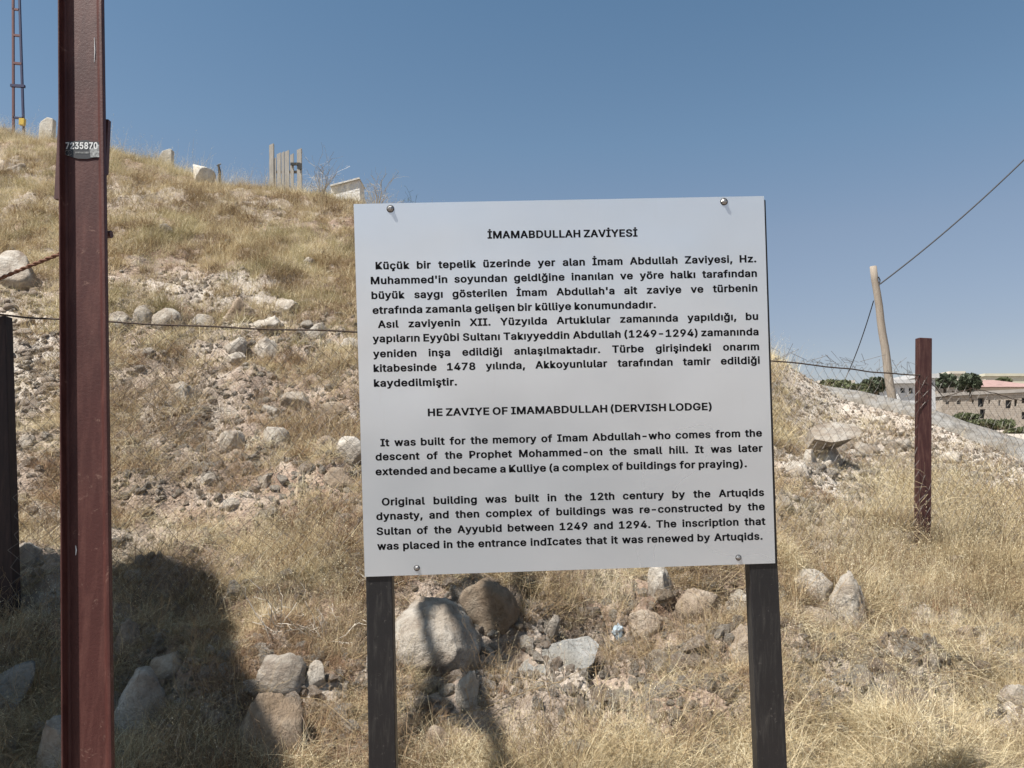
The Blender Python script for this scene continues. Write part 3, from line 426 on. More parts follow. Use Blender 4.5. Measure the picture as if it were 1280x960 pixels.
# ------------------------------------------------------------------ plants: tuft shapes and scattering
def blades(n, L, Wd, lean, curve, spread, seg=3, seedhead=0.0, lie=False, rs=0):
    g = np.random.default_rng(rs); V = []; Fc = []; B = []
    for _ in range(n):
        az = g.uniform(0, 2*math.pi); l = g.uniform(*L); w = g.uniform(*Wd); ln = g.uniform(*lean); cv = g.uniform(*curve)
        base = Vector((g.normal(0, spread), g.normal(0, spread), g.uniform(0, 0.03) if lie else -0.01))
        d = Vector((math.cos(az), math.sin(az), 0)); side = Vector((-d.y, d.x, 0)); tw = g.uniform(-1, 1)
        side = (side*math.cos(tw) + Vector((0,0,1))*math.sin(tw)*0.6).normalized()
        ang = ln; p = base.copy(); b0 = g.random(); n0 = len(V); kink = g.uniform(-0.5, 0.5); wob = g.uniform(-0.5, 0.5)
        for s in range(seg+1):
            t = s/seg; ww = w*(1-t*0.75)/2
            V += [p-side*ww, p+side*ww]; B += [b0, b0]
            ang += cv/seg
            dd = d*math.cos(kink*t) + Vector((-d.y, d.x, 0))*math.sin(kink*t)
            p = p + (dd*math.sin(ang) + Vector((0,0,1))*math.cos(ang))*l/seg
            if p.z < 0.002: p.z = 0.002 + 0.02*g.random()
        for s in range(seg):
            k = n0+2*s; Fc.append((k, k+1, k+3, k+2))
        if g.random() < seedhead:
            for q in range(g.integers(4, 9)):
                o = p + Vector((g.normal(0, .008), g.normal(0, .008), g.uniform(-0.09, 0.01)))
                k = len(V); h = g.uniform(.007, .015); ww = g.uniform(.0015, .003); aa = g.uniform(0, 6.28)
                sd = Vector((math.cos(aa), math.sin(aa), 0))*ww; dn = Vector((g.normal(0, .5), g.normal(0, .5), -1)).normalized()*h
                V += [o, o+dn*.5+sd, o+dn, o+dn*.5-sd]; B += [min(1, b0+.3)]*4; Fc.append((k, k+1, k+2, k+3))
    return V, Fc, B
def twigs(n, L, w, rs=0, up=0.6):
    g = np.random.default_rng(rs); V = []; Fc = []; B = []
    def stick(p, d, l, ww, depth, b0):
        segs = 3; side = d.orthogonal().normalized(); q = p.copy(); n0 = len(V); dd = d.copy()
        for s in range(segs+1):
            V.extend([q-side*ww/2, q+side*ww/2, ]); B.extend([b0, b0])
            if s < segs:
                dd = (dd + Vector((g.normal(0,.22), g.normal(0,.22), g.normal(0,.18)))).normalized(); q2 = q + dd*l/segs
                if depth > 0 and g.random() < 0.85:
                    nd = (dd + Vector((g.normal(0,.75), g.normal(0,.75), g.normal(0.1,.5)))).normalized()
                    pend.append((q2.copy(), nd, l*g.uniform(.35,.65), ww*.7, depth-1, b0))
                q = q2
        for s in range(segs):
            k = n0+2*s; Fc.append((k, k+1, k+3, k+2))
    for _ in range(n):
        pend = [(Vector((g.normal(0,.02), g.normal(0,.02), 0)), Vector((g.normal(0,.5), g.normal(0,.5), up+g.random()*.5)).normalized(), g.uniform(*L), w, 2, g.random())]
        while pend:
            a = pend.pop(0); stick(*a)
    return V, Fc, B
def proto(name, vfb, mat):
    V, Fc, B = vfb
    me = bpy.data.meshes.new(name); me.from_pydata([tuple(v) for v in V], [], Fc); me.materials.append(mat)
    at = me.attributes.new('bv', 'FLOAT', 'POINT'); at.data.foreach_set('value', np.array(B, dtype=np.float32))
    return bpy.data.objects.new(name, me)      # used only as the repeated shape of a 'stuff' object, never linked itself

def scatter_obj(name, protos, pts, rot, scl, idx, tint, label, cat):
    me = bpy.data.meshes.new(name); me.vertices.add(len(pts)); me.vertices.foreach_set('co', np.asarray(pts, np.float32).ravel())
    for nm, ty, dat in (('rot', 'FLOAT_VECTOR', rot), ('scl', 'FLOAT', scl), ('idx', 'INT', idx), ('tint_in', 'FLOAT', tint)):
        at = me.attributes.new(nm, ty, 'POINT')
        at.data.foreach_set('vector' if ty == 'FLOAT_VECTOR' else 'value', np.asarray(dat, np.int32 if ty == 'INT' else np.float32).ravel())
    o = bpy.data.objects.new(name, me); COL.objects.link(o)
    ng = bpy.data.node_groups.new(name+'_nodes', 'GeometryNodeTree')
    ng.interface.new_socket('Geometry', in_out='INPUT', socket_type='NodeSocketGeometry')
    ng.interface.new_socket('Geometry', in_out='OUTPUT', socket_type='NodeSocketGeometry')
    nin = ng.nodes.new('NodeGroupInput'); nout = ng.nodes.new('NodeGroupOutput')
    join = ng.nodes.new('GeometryNodeGeometryToInstance')
    for pr in protos:
        oi = ng.nodes.new('GeometryNodeObjectInfo'); oi.inputs['Object'].default_value = pr; oi.inputs['As Instance'].default_value = True
        ng.links.new(oi.outputs['Geometry'], join.inputs[0]) if False else None
        pr['_n'] = 0
    jg = ng.nodes.new('GeometryNodeJoinGeometry')
    infos = [n for n in ng.nodes if n.bl_idname == 'GeometryNodeObjectInfo']
    for n in reversed(infos): ng.links.new(n.outputs['Geometry'], jg.inputs[0])
    ng.nodes.remove(join)
    iop = ng.nodes.new('GeometryNodeInstanceOnPoints'); iop.inputs['Pick Instance'].default_value = True
    def na(nm, ty):
        n = ng.nodes.new('GeometryNodeInputNamedAttribute'); n.data_type = ty; n.inputs['Name'].default_value = nm
        return n.outputs['Attribute']
    ng.links.new(nin.outputs[0], iop.inputs['Points']); ng.links.new(jg.outputs[0], iop.inputs['Instance'])
    ng.links.new(na('idx', 'INT'), iop.inputs['Instance Index'])
    e2r = ng.nodes.new('FunctionNodeEulerToRotation'); ng.links.new(na('rot', 'FLOAT_VECTOR'), e2r.inputs[0])
    ng.links.new(e2r.outputs[0], iop.inputs['Rotation'])
    ng.links.new(na('scl', 'FLOAT'), iop.inputs['Scale'])
    st = ng.nodes.new('GeometryNodeStoreNamedAttribute'); st.data_type = 'FLOAT'; st.domain = 'INSTANCE'; st.inputs['Name'].default_value = 'tint'
    ng.links.new(iop.outputs[0], st.inputs[0]); ng.links.new(na('tint_in', 'FLOAT'), st.inputs['Value'])
    ng.links.new(st.outputs[0], nout.inputs[0])
    md = o.modifiers.new('scatter', 'NODES'); md.node_group = ng
    for n in protos:
        for m_ in n.data.materials:
            if m_.name not in [x.name for x in me.materials]: me.materials.append(m_)
    o['kind'] = 'stuff'; o['label'] = label; o['category'] = cat
    return o

# --- rocks listed first so plants can keep off them
ROCKS = []   # (x, y, radius)
def ico(sub):
    bm = bmesh.new(); bmesh.ops.create_icosphere(bm, subdivisions=sub, radius=1.0)
    v = np.array([tuple(x.co) for x in bm.verts]); f = [tuple(q.index for q in x.verts) for x in bm.faces]; bm.free()
    return v, f
ICO = {s: ico(s) for s in (1, 2, 3, 4, 5)}
def n3(v, f, seed):
    g = np.random.default_rng(seed); s = np.zeros(len(v))
    for _ in range(7):
        k = g.normal(size=3); k = k/np.linalg.norm(k)*f*g.uniform(.6, 1.7); s += np.sin(v@k + g.uniform(0, 6.28))*g.uniform(.5, 1)
    return s/4.0
def rock_shape(seed, sub, cuts=9, rough=0.05, blocky=0.5):
    cuts = int(cuts*1.7); rough = rough*2.0; blocky = min(.8, blocky*1.15)
    g = np.random.default_rng(seed); v, f = ICO[sub]; v = v.copy()
    v *= (1 + 0.22*n3(v, 2.2, seed))[:, None]
    for _ in range(cuts):
        n = g.normal(size=3); n /= np.linalg.norm(n); h = g.uniform(1-blocky*.75, .95)
        d = v@n - h; v -= np.outer(np.clip(d, 0, None)*.92, n)
    v *= (1 + rough*.5*n3(v, 6.5, seed+1) + rough*.5*n3(v, 15, seed+2) + (rough*.4*n3(v, 34, seed+3) if sub >= 4 else 0))[:, None]
    v -= (v.max(0)+v.min(0))/2; v /= (v.max(0)-v.min(0))/2
    return v, f
def add_rock(name, px, py, w, h, mat, label, cat='stone', seed=0, sub=4, cuts=9, rough=.05, blocky=.5, depth=0.85, tilt=0.0, pitch=0.0, sink=0.6, group=None, lift=0.0):
    p = hit(px, py + h*0.30); s = mpp(p); hw, hh = w*s/2, h*s/2/math.cos(0.3)
    v, f = rock_shape(seed, sub, cuts, rough, blocky)
    v = v*np.array([hw, hw*depth, hh*(1+sink)])
    Mx = np.array(Matrix.Rotation(tilt, 3, 'Y') @ Matrix.Rotation(pitch, 3, 'X')); v = v@Mx.T
    o = mesh_obj(name, v, f, mat, smooth=True)
    q = P(px, py + h*sink*.5, p.y); o.location = (q.x, p.y, q.z + lift)
    ROCKS.append((q.x, p.y, hw))
    tag(o, label, cat, group); return o

L, G_, B_ = M_lime, M_greyrock, M_brownrock
named = [
 (545,790,116,76,L,'largest pale limestone boulder, right of the sign left leg, half in shadow',dict(sub=5,cuts=4,rough=.05,blocky=.22,depth=1.1)),
 (612,746,76,46,B_,'brown rounded boulder tucked just under the sign bottom edge',dict(sub=4,cuts=5,blocky=.3)),
 (686,787,20,38,L,'thin upright pale stone standing behind the flat grey slab',dict(blocky=.6,tilt=.3)),
 (583,860,34,42,L,'knobbly small pale stone below the largest boulder',dict(rough=.11)),
 (545,925,44,36,B_,'low brown stone near the bottom edge beside the sign left leg',dict(rough=.08)),
 (826,727,32,38,L,'round knobbly pale stone touching the sign bottom edge',dict(rough=.11)),
 (868,752,62,34,B_,'jagged wide brown stone under the sign right half',dict(rough=.12,blocky=.7)),
 (924,754,40,30,L,'pale jagged stone just left of the sign right leg',dict(rough=.1,blocky=.6)),
 (808,777,44,30,B_,'dull stone lying left of the jagged wide brown stone',dict(rough=.07)),
 (824,824,26,24,L,'small round stone in straw right of the grey slab',{}),
 (926,806,42,44,B_,'squat brown stone half hidden by the sign right leg',dict(rough=.08)),
 (1017,731,50,38,L,'pale smooth stone, left one of the pair right of the sign',dict(sub=4,tilt=-.25,blocky=.35)),
 (1058,748,46,64,L,'tall pale stone, right one of the pair right of the sign',dict(sub=4,tilt=.12,blocky=.3,rough=.08)),
 (1022,771,46,26,B_,'low brown stone under the pair right of the sign',{}),
 (1146,846,28,20,L,'small pale stone in the gravel patch lower right',{}),
 (1167,828,12,22,L,'tiny white upright chip in the gravel patch lower right',dict(blocky=.6)),
 (1270,864,44,16,L,'flat pale stone at the right picture edge in the straw',{}),
 (1034,858,30,20,L,'small stone right of the sign right leg near the bottom',{}),
 (1206,792,34,20,B_,'dark stone with a hollow beneath, lower right in the grass',dict(rough=.1)),
 (1056,553,46,20,B_,'brown underside stone carrying the overhanging slab',dict(blocky=.6)),
 (1038,572,40,28,L,'angular pale stone below the overhanging slab',dict(sub=4,blocky=.65)),
 (1003,551,20,14,L,'white small stone left of the overhanging slab',{}),
 (996,586,32,20,L,'dull stone lowest in the cluster on the right slope',dict(rough=.08)),
 (1013,572,20,20,L,'small block between the lowest stone and the angular one on the right slope',dict(blocky=.7)),
 (1084,561,34,17,L,'flat pale stone right of the overhanging slab',{}),
 (1100,525,26,12,L,'pale flat stone just under the grey path edge',{}),
 (1130,556,36,13,L,'pale ledge stone left of the right fence post',{}),
 (1190,572,40,15,L,'pale ledge stone right of the right fence post',{}),
 (22,336,56,42,L,'large angular boulder at the left edge behind the rusty strand',dict(sub=4,cuts=12,blocky=.6)),
 (150,399,34,18,L,'smooth pale stone beside the rusty pole, first in the row along the wire',{}),
 (179,394,27,24,L,'round white stone, second in the row along the wire',dict(sub=4,blocky=.3)),
 (211,398,40,25,L,'hollowed pale stone, third in the row along the wire',dict(sub=4,blocky=.35)),
 (254,403,36,18,L,'flat white stone, fourth in the row along the wire',{}),
 (302,388,44,32,B_,'brownish lumpy rock above the wire in mid slope',dict(sub=4,rough=.09)),
 (336,405,44,20,L,'pale broken stone right of the brownish lumpy rock',dict(rough=.09)),
 (358,381,32,15,L,'dusty stone above the wire near the sign',{}),
 (396,411,32,14,L,'low stone touching the wire left of the sign',{}),
 (293,431,32,20,L,'small pale stone just below the wire in mid slope',{}),
 (333,434,32,22,L,'pale stone below the wire and right of its small neighbour',{}),
 (292,447,34,14,L,'flat dusty stone below the small stone under the wire',{}),
 (438,431,26,18,L,'white stone at the sign left edge near the wire',{}),
 (229,492,40,30,L,'bright white cracked stone in the middle of the left slope',dict(sub=4,rough=.06)),
 (370,501,36,22,L,'rounded stone left of the sign at mid height',{}),
 (417,513,36,22,B_,'brownish stone close to the sign left edge at mid height',{}),
 (338,512,22,12,L,'small pale stone left of the rounded one at mid height',{}),
 (291,549,34,21,L,'round dull stone left of the bright oval stone',{}),
 (344,546,36,24,L,'bright oval stone left of the sign',dict(sub=4,blocky=.3)),
 (407,557,36,24,B_,'dusty stone between the bright oval stone and the sign',{}),
 (437,562,38,32,L,'large stone against the sign left edge',dict(sub=4)),
 (421,597,48,24,B_,'flaky brown stone lower left of the sign edge',dict(rough=.1)),
 (331,601,15,17,L,'small egg shaped stone below the bright oval stone',{}),
 (262,597,22,12,L,'small chip beside the chain link mesh',{}),
 (291,628,26,11,L,'flat chip in straw above the shadow',{}),
 (34,551,18,17,L,'reddish white stone right of the left fence post',{}),
 (28,692,40,26,L,'pale stone at the foot of the left fence post',{}),
 (208,286,24,10,L,'small pale stone alone high on the grassy slope',{}),
 (22,211,28,14,L,'pale stone near the crest at the left edge',{}),
 (386,326,18,9,L,'tiny pale stone high on the slope near the sign',{}),
 (154,803,36,52,B_,'shaded stone touching the rusty pole right side',dict(sub=4)),
 (178,872,66,66,L,'shaded round boulder right of the rusty pole',dict(sub=4,blocky=.3)),
 (340,912,92,84,B_,'big brown boulder at the shadow edge near the bottom',dict(sub=4,blocky=.4)),
 (352,838,62,42,L,'oval pale stone at the shadow edge above the big brown boulder',dict(sub=4,blocky=.3)),
 (395,842,26,30,L,'small sunlit stone right of the oval one at the shadow edge',{}),
 (72,935,70,74,L,'shaded grey boulder behind the foot of the rusty pole',dict(sub=4)),
 (208,832,44,30,B_,'small shaded stone among weeds right of the rusty pole',{}),
 (4,852,50,58,G_,'broken white slab leaning in the shade at the left edge',dict(sub=3,cuts=14,rough=.01,blocky=.75,depth=.2,tilt=.5,pitch=-.5)),
 (470,828,26,40,L,'pale stone partly behind the sign left leg',{}),
]
for k, (px, py, w, h, mt, lab, kw) in enumerate(named):
    if w > 60: kw.setdefault('group', 'stones and boulders on the slope')
    kw['group'] = 'stones and boulders on the slope'
    add_rock('boulder' if w > 45 else 'stone', px, py, w, h, mt, lab, 'boulder' if w > 45 else 'stone', seed=301+k, **kw)

def slab_rock(px, py, outline, dtop, dbot, drop, mat, label, seed):
    """a flat broken slab: its top face's outline as seen, nearer at its lower edge, with real thickness below"""
    ys = [q[1] for q in outline]; y0, y1 = min(ys), max(ys); top = []
    for (a, b_) in outline: top.append(P(a, b_, dtop+(dbot-dtop)*(b_-y0)/(y1-y0)))
    c = sum(top, Vector())/len(top); n = len(top); low = [c+(q-c)*.82+Vector(drop) for q in top]
    bm = bmesh.new(); A_ = [bm.verts.new(q-c) for q in top]; B__ = [bm.verts.new(q-c) for q in low]; bm.faces.new(A_[::-1]); bm.faces.new(B__)
    for k in range(n): bm.faces.new((A_[k], A_[(k+1) % n], B__[(k+1) % n], B__[k]))
    bmesh.ops.recalc_face_normals(bm, faces=bm.faces); bmesh.ops.triangulate(bm, faces=bm.faces)
    for _ in range(4): bmesh.ops.subdivide_edges(bm, edges=[e for e in bm.edges if e.calc_length() > .022*c.y/4], cuts=1); bmesh.ops.triangulate(bm, faces=bm.faces)
    bm.normal_update(); v = np.array([tuple(q.co) for q in bm.verts]); nn_ = np.array([tuple(q.normal) for q in bm.verts])
    v += nn_*((n3(v*6, 3.0, seed)*.007 + n3(v*25, 3.0, seed+1)*.003)*min(1.4, c.y/4))[:, None]
    for q, w_ in zip(bm.verts, v): q.co = w_
    me = bpy.data.meshes.new('slab'); bm.to_mesh(me); bm.free(); me.materials.append(mat)
    o = bpy.data.objects.new('slab', me); COL.objects.link(o); o.location = c
    ROCKS.append((c.x, c.y, (top[0]-top[n//2]).length*.5)); tag(o, label, 'stone', 'stones and boulders on the slope')
slab_rock(696, 832, [(640,846),(655,826),(672,812),(705,800),(735,795),(748,806),(742,828),(722,846),(700,862),(684,868),(660,858)], 4.0, 3.66, (0,.05,-.11), M_greyrock, 'flat grey angular slab tilted forward beneath the sign', 31)
slab_rock(1044, 541, [(1012,537),(1020,531),(1045,528),(1068,530),(1079,540),(1066,548),(1040,553),(1018,549)], 8.2, 7.7, (0,.28,-.10), M_lime, 'broad pale overhanging slab on the right slope', 32)

# smaller stones one can still pick out, by zone
zones = [
 ((0,75,355,530), 45, (9,26), M_pink, 'small pinkish stone in the scree between left edge and rusty pole', 'stones in the left scree'),
 ((380,445,300,470), 8, (9,16), L, 'small stone on the grassy slope beside the sign upper left', 'stones beside the sign on the slope'),
 ((140,440,370,640), 72, (8,22), L, 'small pale stone half sunk in straw on the left slope', 'small stones on the left slope'),
 ((975,1280,500,650), 105, (9,30), L, 'pale rubble stone lying on the right slope behind the mesh', 'rubble on the right slope'),
 ((500,930,730,900), 30, (9,30), B_, 'small dull stone in straw between the sign legs', 'small stones between the sign legs'),
 ((985,1280,760,900), 22, (9,22), L, 'small stone in the gravel patch lower right', 'small stones lower right'),
 ((140,300,720,950), 10, (10,22), B_, 'small shaded stone in the big shadow', 'stones in the shadow'),
]
base_small = [rock_shape(900+i, 2, 9, .07, .55) for i in range(10)]
small_me = {}; used_labels = set()
def skyline(px):
    return np.interp(px, sorted(cols), [cols[c][-1][0] for c in sorted(cols)])
for (x0,x1,y0,y1), n, (s0,s1), mt, lab, grp in zones:
    for _ in range(n):
        px, py = rng.uniform(x0,x1), rng.uniform(y0,y1)
        if py < skyline(px)+34: continue
        w = s0 + (s1-s0)*rng.random()**2.2
        p = hit(px, py); s = mpp(p)*w/2
        i = int(rng.integers(0, 10)); key = (i, mt.name)
        if key not in small_me:
            v, f = base_small[i]
            me = bpy.data.meshes.new('stone'); me.from_pydata([tuple(a) for a in v], [], f); me.materials.append(mt)
            me.polygons.foreach_set('use_smooth', [True]*len(f)); small_me[key] = me
        o = bpy.data.objects.new('stone', small_me[key]); COL.objects.link(o)
        o.scale = (s*rng.uniform(.8,1.1), s*rng.uniform(.7,1), s*rng.uniform(.45,.8)); o.rotation_euler = (rng.uniform(-.4,.4), rng.uniform(-.4,.4), rng.uniform(0,6.28))
        o.location = (p.x, p.y, p.z + s*.18); l2 = lab
        if w > 11:      # say which one it is where a landmark stone is near
            nb = min(named, key=lambda q: math.hypot(q[0]-px, (q[1]-py)*1.3)); ddx, ddy = px-nb[0], py-nb[1]
            if math.hypot(ddx, ddy) < 75:
                side = ('just right of' if ddx > 0 else 'just left of') if abs(ddx) > abs(ddy) else ('just below' if ddy > 0 else 'just above')
                short = ' '.join(nb[5].split(',')[0].split()[:9]); short = short.rsplit(' and', 1)[0] if short.endswith((' and', ' the', ' of', ' in')) else short
                cand = ('bigger stone ' if w > s0+(s1-s0)*.4 else 'small stone ') + side + ' the ' + short
                if cand not in used_labels: l2 = cand; used_labels.add(cand)
        tag(o, l2, 'stone', grp); ROCKS.append((p.x, p.y, s))

# ------------------------------------------------------------------ scatter: plants and gravel
RK = np.array(ROCKS)
def sample(n, rmin, rmax, power=1.0, ulim=0.80):
    """points on the slope, denser nearby"""
    u = rng.uniform(-ulim, ulim, n); t = rng.random(n)
    d = rmin*(rmax/rmin)**(t**power)
    x, y = u*d, d; z = gnd(x, y); px, py = project(x, y, z)
    return x, y, z, px, py
def keep_off(x, y, f=0.8):
    k = np.ones(len(x), bool)
    for rx, ry, rr in RK:
        if rr > 0.03: k &= ((x-rx)/f)**2 + ((y-ry+rr*.22)/(f*1.12))**2 > rr**2
    return k
def blob(px, py, cx, cy, sx, sy): return np.exp(-((px-cx)/sx)**2 - ((py-cy)/sy)**2)
def box_(px, py, x0, x1, y0, y1, s=18):
    f = lambda a: 1/(1+np.exp(-np.clip(a, -30, 30)))
    return f((px-x0)/s)*f((x1-px)/s)*f((py-y0)/s)*f((y1-py)/s)
def bare(px, py):
    b = 0.95*box_(px, py, -200, 80, 350, 560, 14)                  # scree at the left
    b = np.maximum(b, .9*blob(px, py, 230, 365, 85, 26))
    b = np.maximum(b, .8*box_(px, py, 140, 460, 385, 455, 12)); b = np.maximum(b, .5*box_(px, py, 60, 460, 450, 640, 14))
    b = np.maximum(b, .5*box_(px, py, 140, 450, 375, 470, 14))
    b = np.maximum(b, .95*box_(px, py, 960, 1900, 400, 645, 12)*np.where((px > 1120) & (px < 1195) & (py > 595), .4, 1)*np.where((px < 1020) & (py < 465), .75, 1))
    b = np.maximum(b, .99*((px > 985) & (py < skyline(px)+20)))    # rubble slope at the right
    b = np.maximum(b, .93*blob(px, py, 1085, 850, 120, 48)); b = np.maximum(b, .6*blob(px, py, 900, 790, 60, 30))
    b = np.maximum(b, .6*blob(px, py, 1230, 800, 80, 22))
    b = np.maximum(b, .6*blob(px, py, 600, 800, 80, 70))
    b = np.maximum(b, .5*box_(px, py, 480, 965, 722, 885, 14)); b = np.maximum(b, .6*box_(px, py, 975, 1300, 775, 885, 16)); b = np.maximum(b, .45*box_(px, py, 150, 470, 800, 960, 16))
    return b
grass_a = [proto('fine_tuft', blades(46, (.06,.17), (.0016,.003), (.1,1.0), (.2,1.6), .035, 3, .03, rs=i), m) for i, m in enumerate([M_straw, M_straw, M_olive, M_pale, M_brownst, M_redst])]
grass_h = [proto('hill_tuft', blades(26, (.07,.20), (.003,.0065), (.05,.9), (.1,1.3), .05, 3, .0, rs=80+i), m) for i, m in enumerate([M_pale, M_straw, M_olive, M_brownst])]
grass_b = [proto('tall_tuft', blades(15, (.22,.50), (.0016,.0028), (.02,.45), (.1,.9), .04, 5, .85, rs=20+i), m) for i, m in enumerate([M_straw, M_pale, M_brownst])]
grass_c = [proto('mat_tuft', blades(30, (.10,.36), (.0016,.0036), (.7,1.5), (-.2,1.0), .08, 5, .02, True, rs=40+i), m) for i, m in enumerate([M_straw, M_pale, M_brownst])]
grass_d = [proto('weed', twigs(6, (.12,.28), .0024, rs=60+i), m) for i, m in enumerate([M_brownst, M_twig, M_brownst])]

def emit(name, protos, n, rmin, rmax, dens, scale, tintf, idxf, label, cat, tilt=.25, off=.85, power=1.0, far=0.0, ulim=.8, lift=0.0):
    x, y, z, px, py = sample(n, rmin, rmax, power, ulim)
    pr = dens(px, py, x, y); k = (rng.random(n) < pr) & keep_off(x, y, off) & (y < 15.5+6*(px < 700))
    x, y, z, px, py = x[k], y[k], z[k], px[k], py[k]; m = len(x)
    s = rng.uniform(scale[0], scale[1], m)*(1+far*np.clip((y-5)/10, 0, 1))*(.62+.38*np.clip((y-3.6)/3, 0, 1))*(.8+.45*clump(x*.9, y*.9, 171))
    rot = np.stack([rng.normal(0, tilt, m), rng.normal(0, tilt, m), rng.uniform(0, 6.28, m)], -1)
    scatter_obj(name, protos, np.stack([x, y, z+lift], -1), rot, s, idxf(px, py, x, y, m), tintf(px, py, x, y, m), label, cat)
    return m
patch = lambda x, y, s, sd: np.clip(fbm(x*s, y*s, sd, 3)*1.6+.5, 0, 1)
def tint1(px, py, x, y, m): return np.clip(.08+.9*clump(x, y, 71)+rng.normal(0, .2, m), 0, 1)
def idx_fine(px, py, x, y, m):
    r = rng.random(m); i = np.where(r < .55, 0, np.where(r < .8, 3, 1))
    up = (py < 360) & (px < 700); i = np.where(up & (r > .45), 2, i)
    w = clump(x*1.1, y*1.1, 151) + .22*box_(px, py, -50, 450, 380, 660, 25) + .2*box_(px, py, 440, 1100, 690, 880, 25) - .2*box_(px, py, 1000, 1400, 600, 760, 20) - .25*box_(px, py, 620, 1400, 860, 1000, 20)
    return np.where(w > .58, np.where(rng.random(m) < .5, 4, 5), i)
hard = lambda v, lo, hi: np.clip((v-lo)/(hi-lo), 0, 1)
def clump(x, y, sd):      # clumps of some 40 cm and 12 cm with real gaps between them
    return .55*np.clip(fbm(x*1.7, y*1.7, sd, 2)*2.6+.5, 0, 1) + .45*np.clip(fbm(x*6.5, y*6.5, sd+5, 2)*2.6+.5, 0, 1)
def d_fine(px, py, x, y):
    c = clump(x, y, 50)
    return (1-bare(px, py))*np.where(py > 600, .03+.8*hard(c, .44, .70), .04+.55*hard(c, .42, .70))*(y < 9.5)
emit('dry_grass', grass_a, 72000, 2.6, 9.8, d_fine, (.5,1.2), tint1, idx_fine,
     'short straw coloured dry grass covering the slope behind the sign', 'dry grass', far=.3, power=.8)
def d_hill(px, py, x, y):
    c = clump(x*.8, y*.8, 58)
    return (1-bare(px, py))*(np.where(py < 335, .3, .12)+.7*hard(c, .24, .5))*(y > 7.5)
def idx_hill(px, py, x, y, m):
    r = rng.random(m); br = clump(x*.7, y*.7, 84)
    return np.where(br > .62, np.where(r < .55, 3, 1), np.where(br < .36, np.where(r < .6, 2, 0), np.where(r < .6, 0, 1)))
emit('hill_grass', grass_h, 80000, 7.3, 21, d_hill, (.55,1.15), tint1, idx_hill,
     'thick pale dry grass over the upper hillside below the crest', 'dry grass', far=.1, power=.9)
def d_mat(px, py, x, y):
    return (1-.8*bare(px, py))*(.07+.7*hard(clump(x, y, 66), .42, .68))*np.where(py > 480, 1, .35)
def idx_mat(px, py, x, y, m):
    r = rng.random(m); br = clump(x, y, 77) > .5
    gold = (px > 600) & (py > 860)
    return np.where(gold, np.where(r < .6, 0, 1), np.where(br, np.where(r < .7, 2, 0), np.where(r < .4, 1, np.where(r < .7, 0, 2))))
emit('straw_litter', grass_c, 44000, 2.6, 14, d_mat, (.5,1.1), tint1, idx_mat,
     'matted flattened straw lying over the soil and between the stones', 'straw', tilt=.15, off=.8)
def d_tall(px, py, x, y):
    a = .04 + .5*box_(px, py, 1000, 1500, 660, 770, 18) + .35*box_(px, py, 985, 1500, 645, 700, 14); a = a*(.35+1.1*hard(clump(x, y, 95), .38, .6))
    a = a + .5*box_(px, py, 290, 470, 660, 770, 16) + .1*box_(px, py, 500, 960, 720, 800, 12)
    a = a + .35*box_(px, py, 700, 960, 720, 780, 10) + .2*box_(px, py, 960, 1300, 760, 960, 20) + .25*box_(px, py, 140, 300, 690, 800, 15)
    crest = (py < skyline(px)+22) & (px < 1000); a = a + .55*crest + .12*((py < 330) & (px < 460)); a = a + .8*box_(px, py, 1100, 1215, 590, 770, 12)
    return np.clip(a*(1-.8*bare(px, py)), 0, 1)
emit('tall_dry_grass', grass_b, 26000, 2.7, 18, d_tall, (.45,.95), tint1,
     lambda px, py, x, y, m: np.where(rng.random(m) < .45, 0, np.where(rng.random(m) < .75, 1, 2)),
     'taller bleached grass stalks with seed heads, thickest round the right fence post', 'tall grass', tilt=.18)
grass_k = [proto('crest_stalk', blades(7, (.25,.75), (.004,.007), (.02,.5), (.1,.8), .05, 5, .5, rs=120+i), m) for i, m in enumerate([M_pale, M_pale, M_straw])]
emit('crest_stalks', grass_k, 9000, 9.5, 19, lambda px, py, x, y: .4*((py < skyline(px)+20) & (px < 1000))*(.2+1.0*hard(clump(x, y, 133), .35, .65)), (.45,1.0), tint1,
     lambda px, py, x, y, m: rng.integers(0, 3, m), 'bleached stalks standing against the sky along the crest', 'tall grass', tilt=.2)
def d_weed(px, py, x, y):
    bonus = .35*box_(px, py, 140, 450, 380, 660, 20)*hard(clump(x, y, 97), .42, .6)
    a = .06 + .5*hard(clump(x, y, 91), .5, .7) + .5*box_(px, py, 140, 450, 440, 640, 25)*patch(x, y, 2, 92)
    a = a + .5*box_(px, py, 440, 1100, 700, 860, 15)
    return (a+bonus)*(1-.5*bare(px, py))*np.where((py < 340) & (px < 500), .35, 1)
emit('dead_weeds', grass_d, 15000, 2.8, 16, d_weed, (.45,1.15), lambda px, py, x, y, m: rng.random(m),
     lambda px, py, x, y, m: rng.integers(0, 3, m), 'brown twiggy dead weeds tangled among the grass', 'dead weeds', tilt=.3)
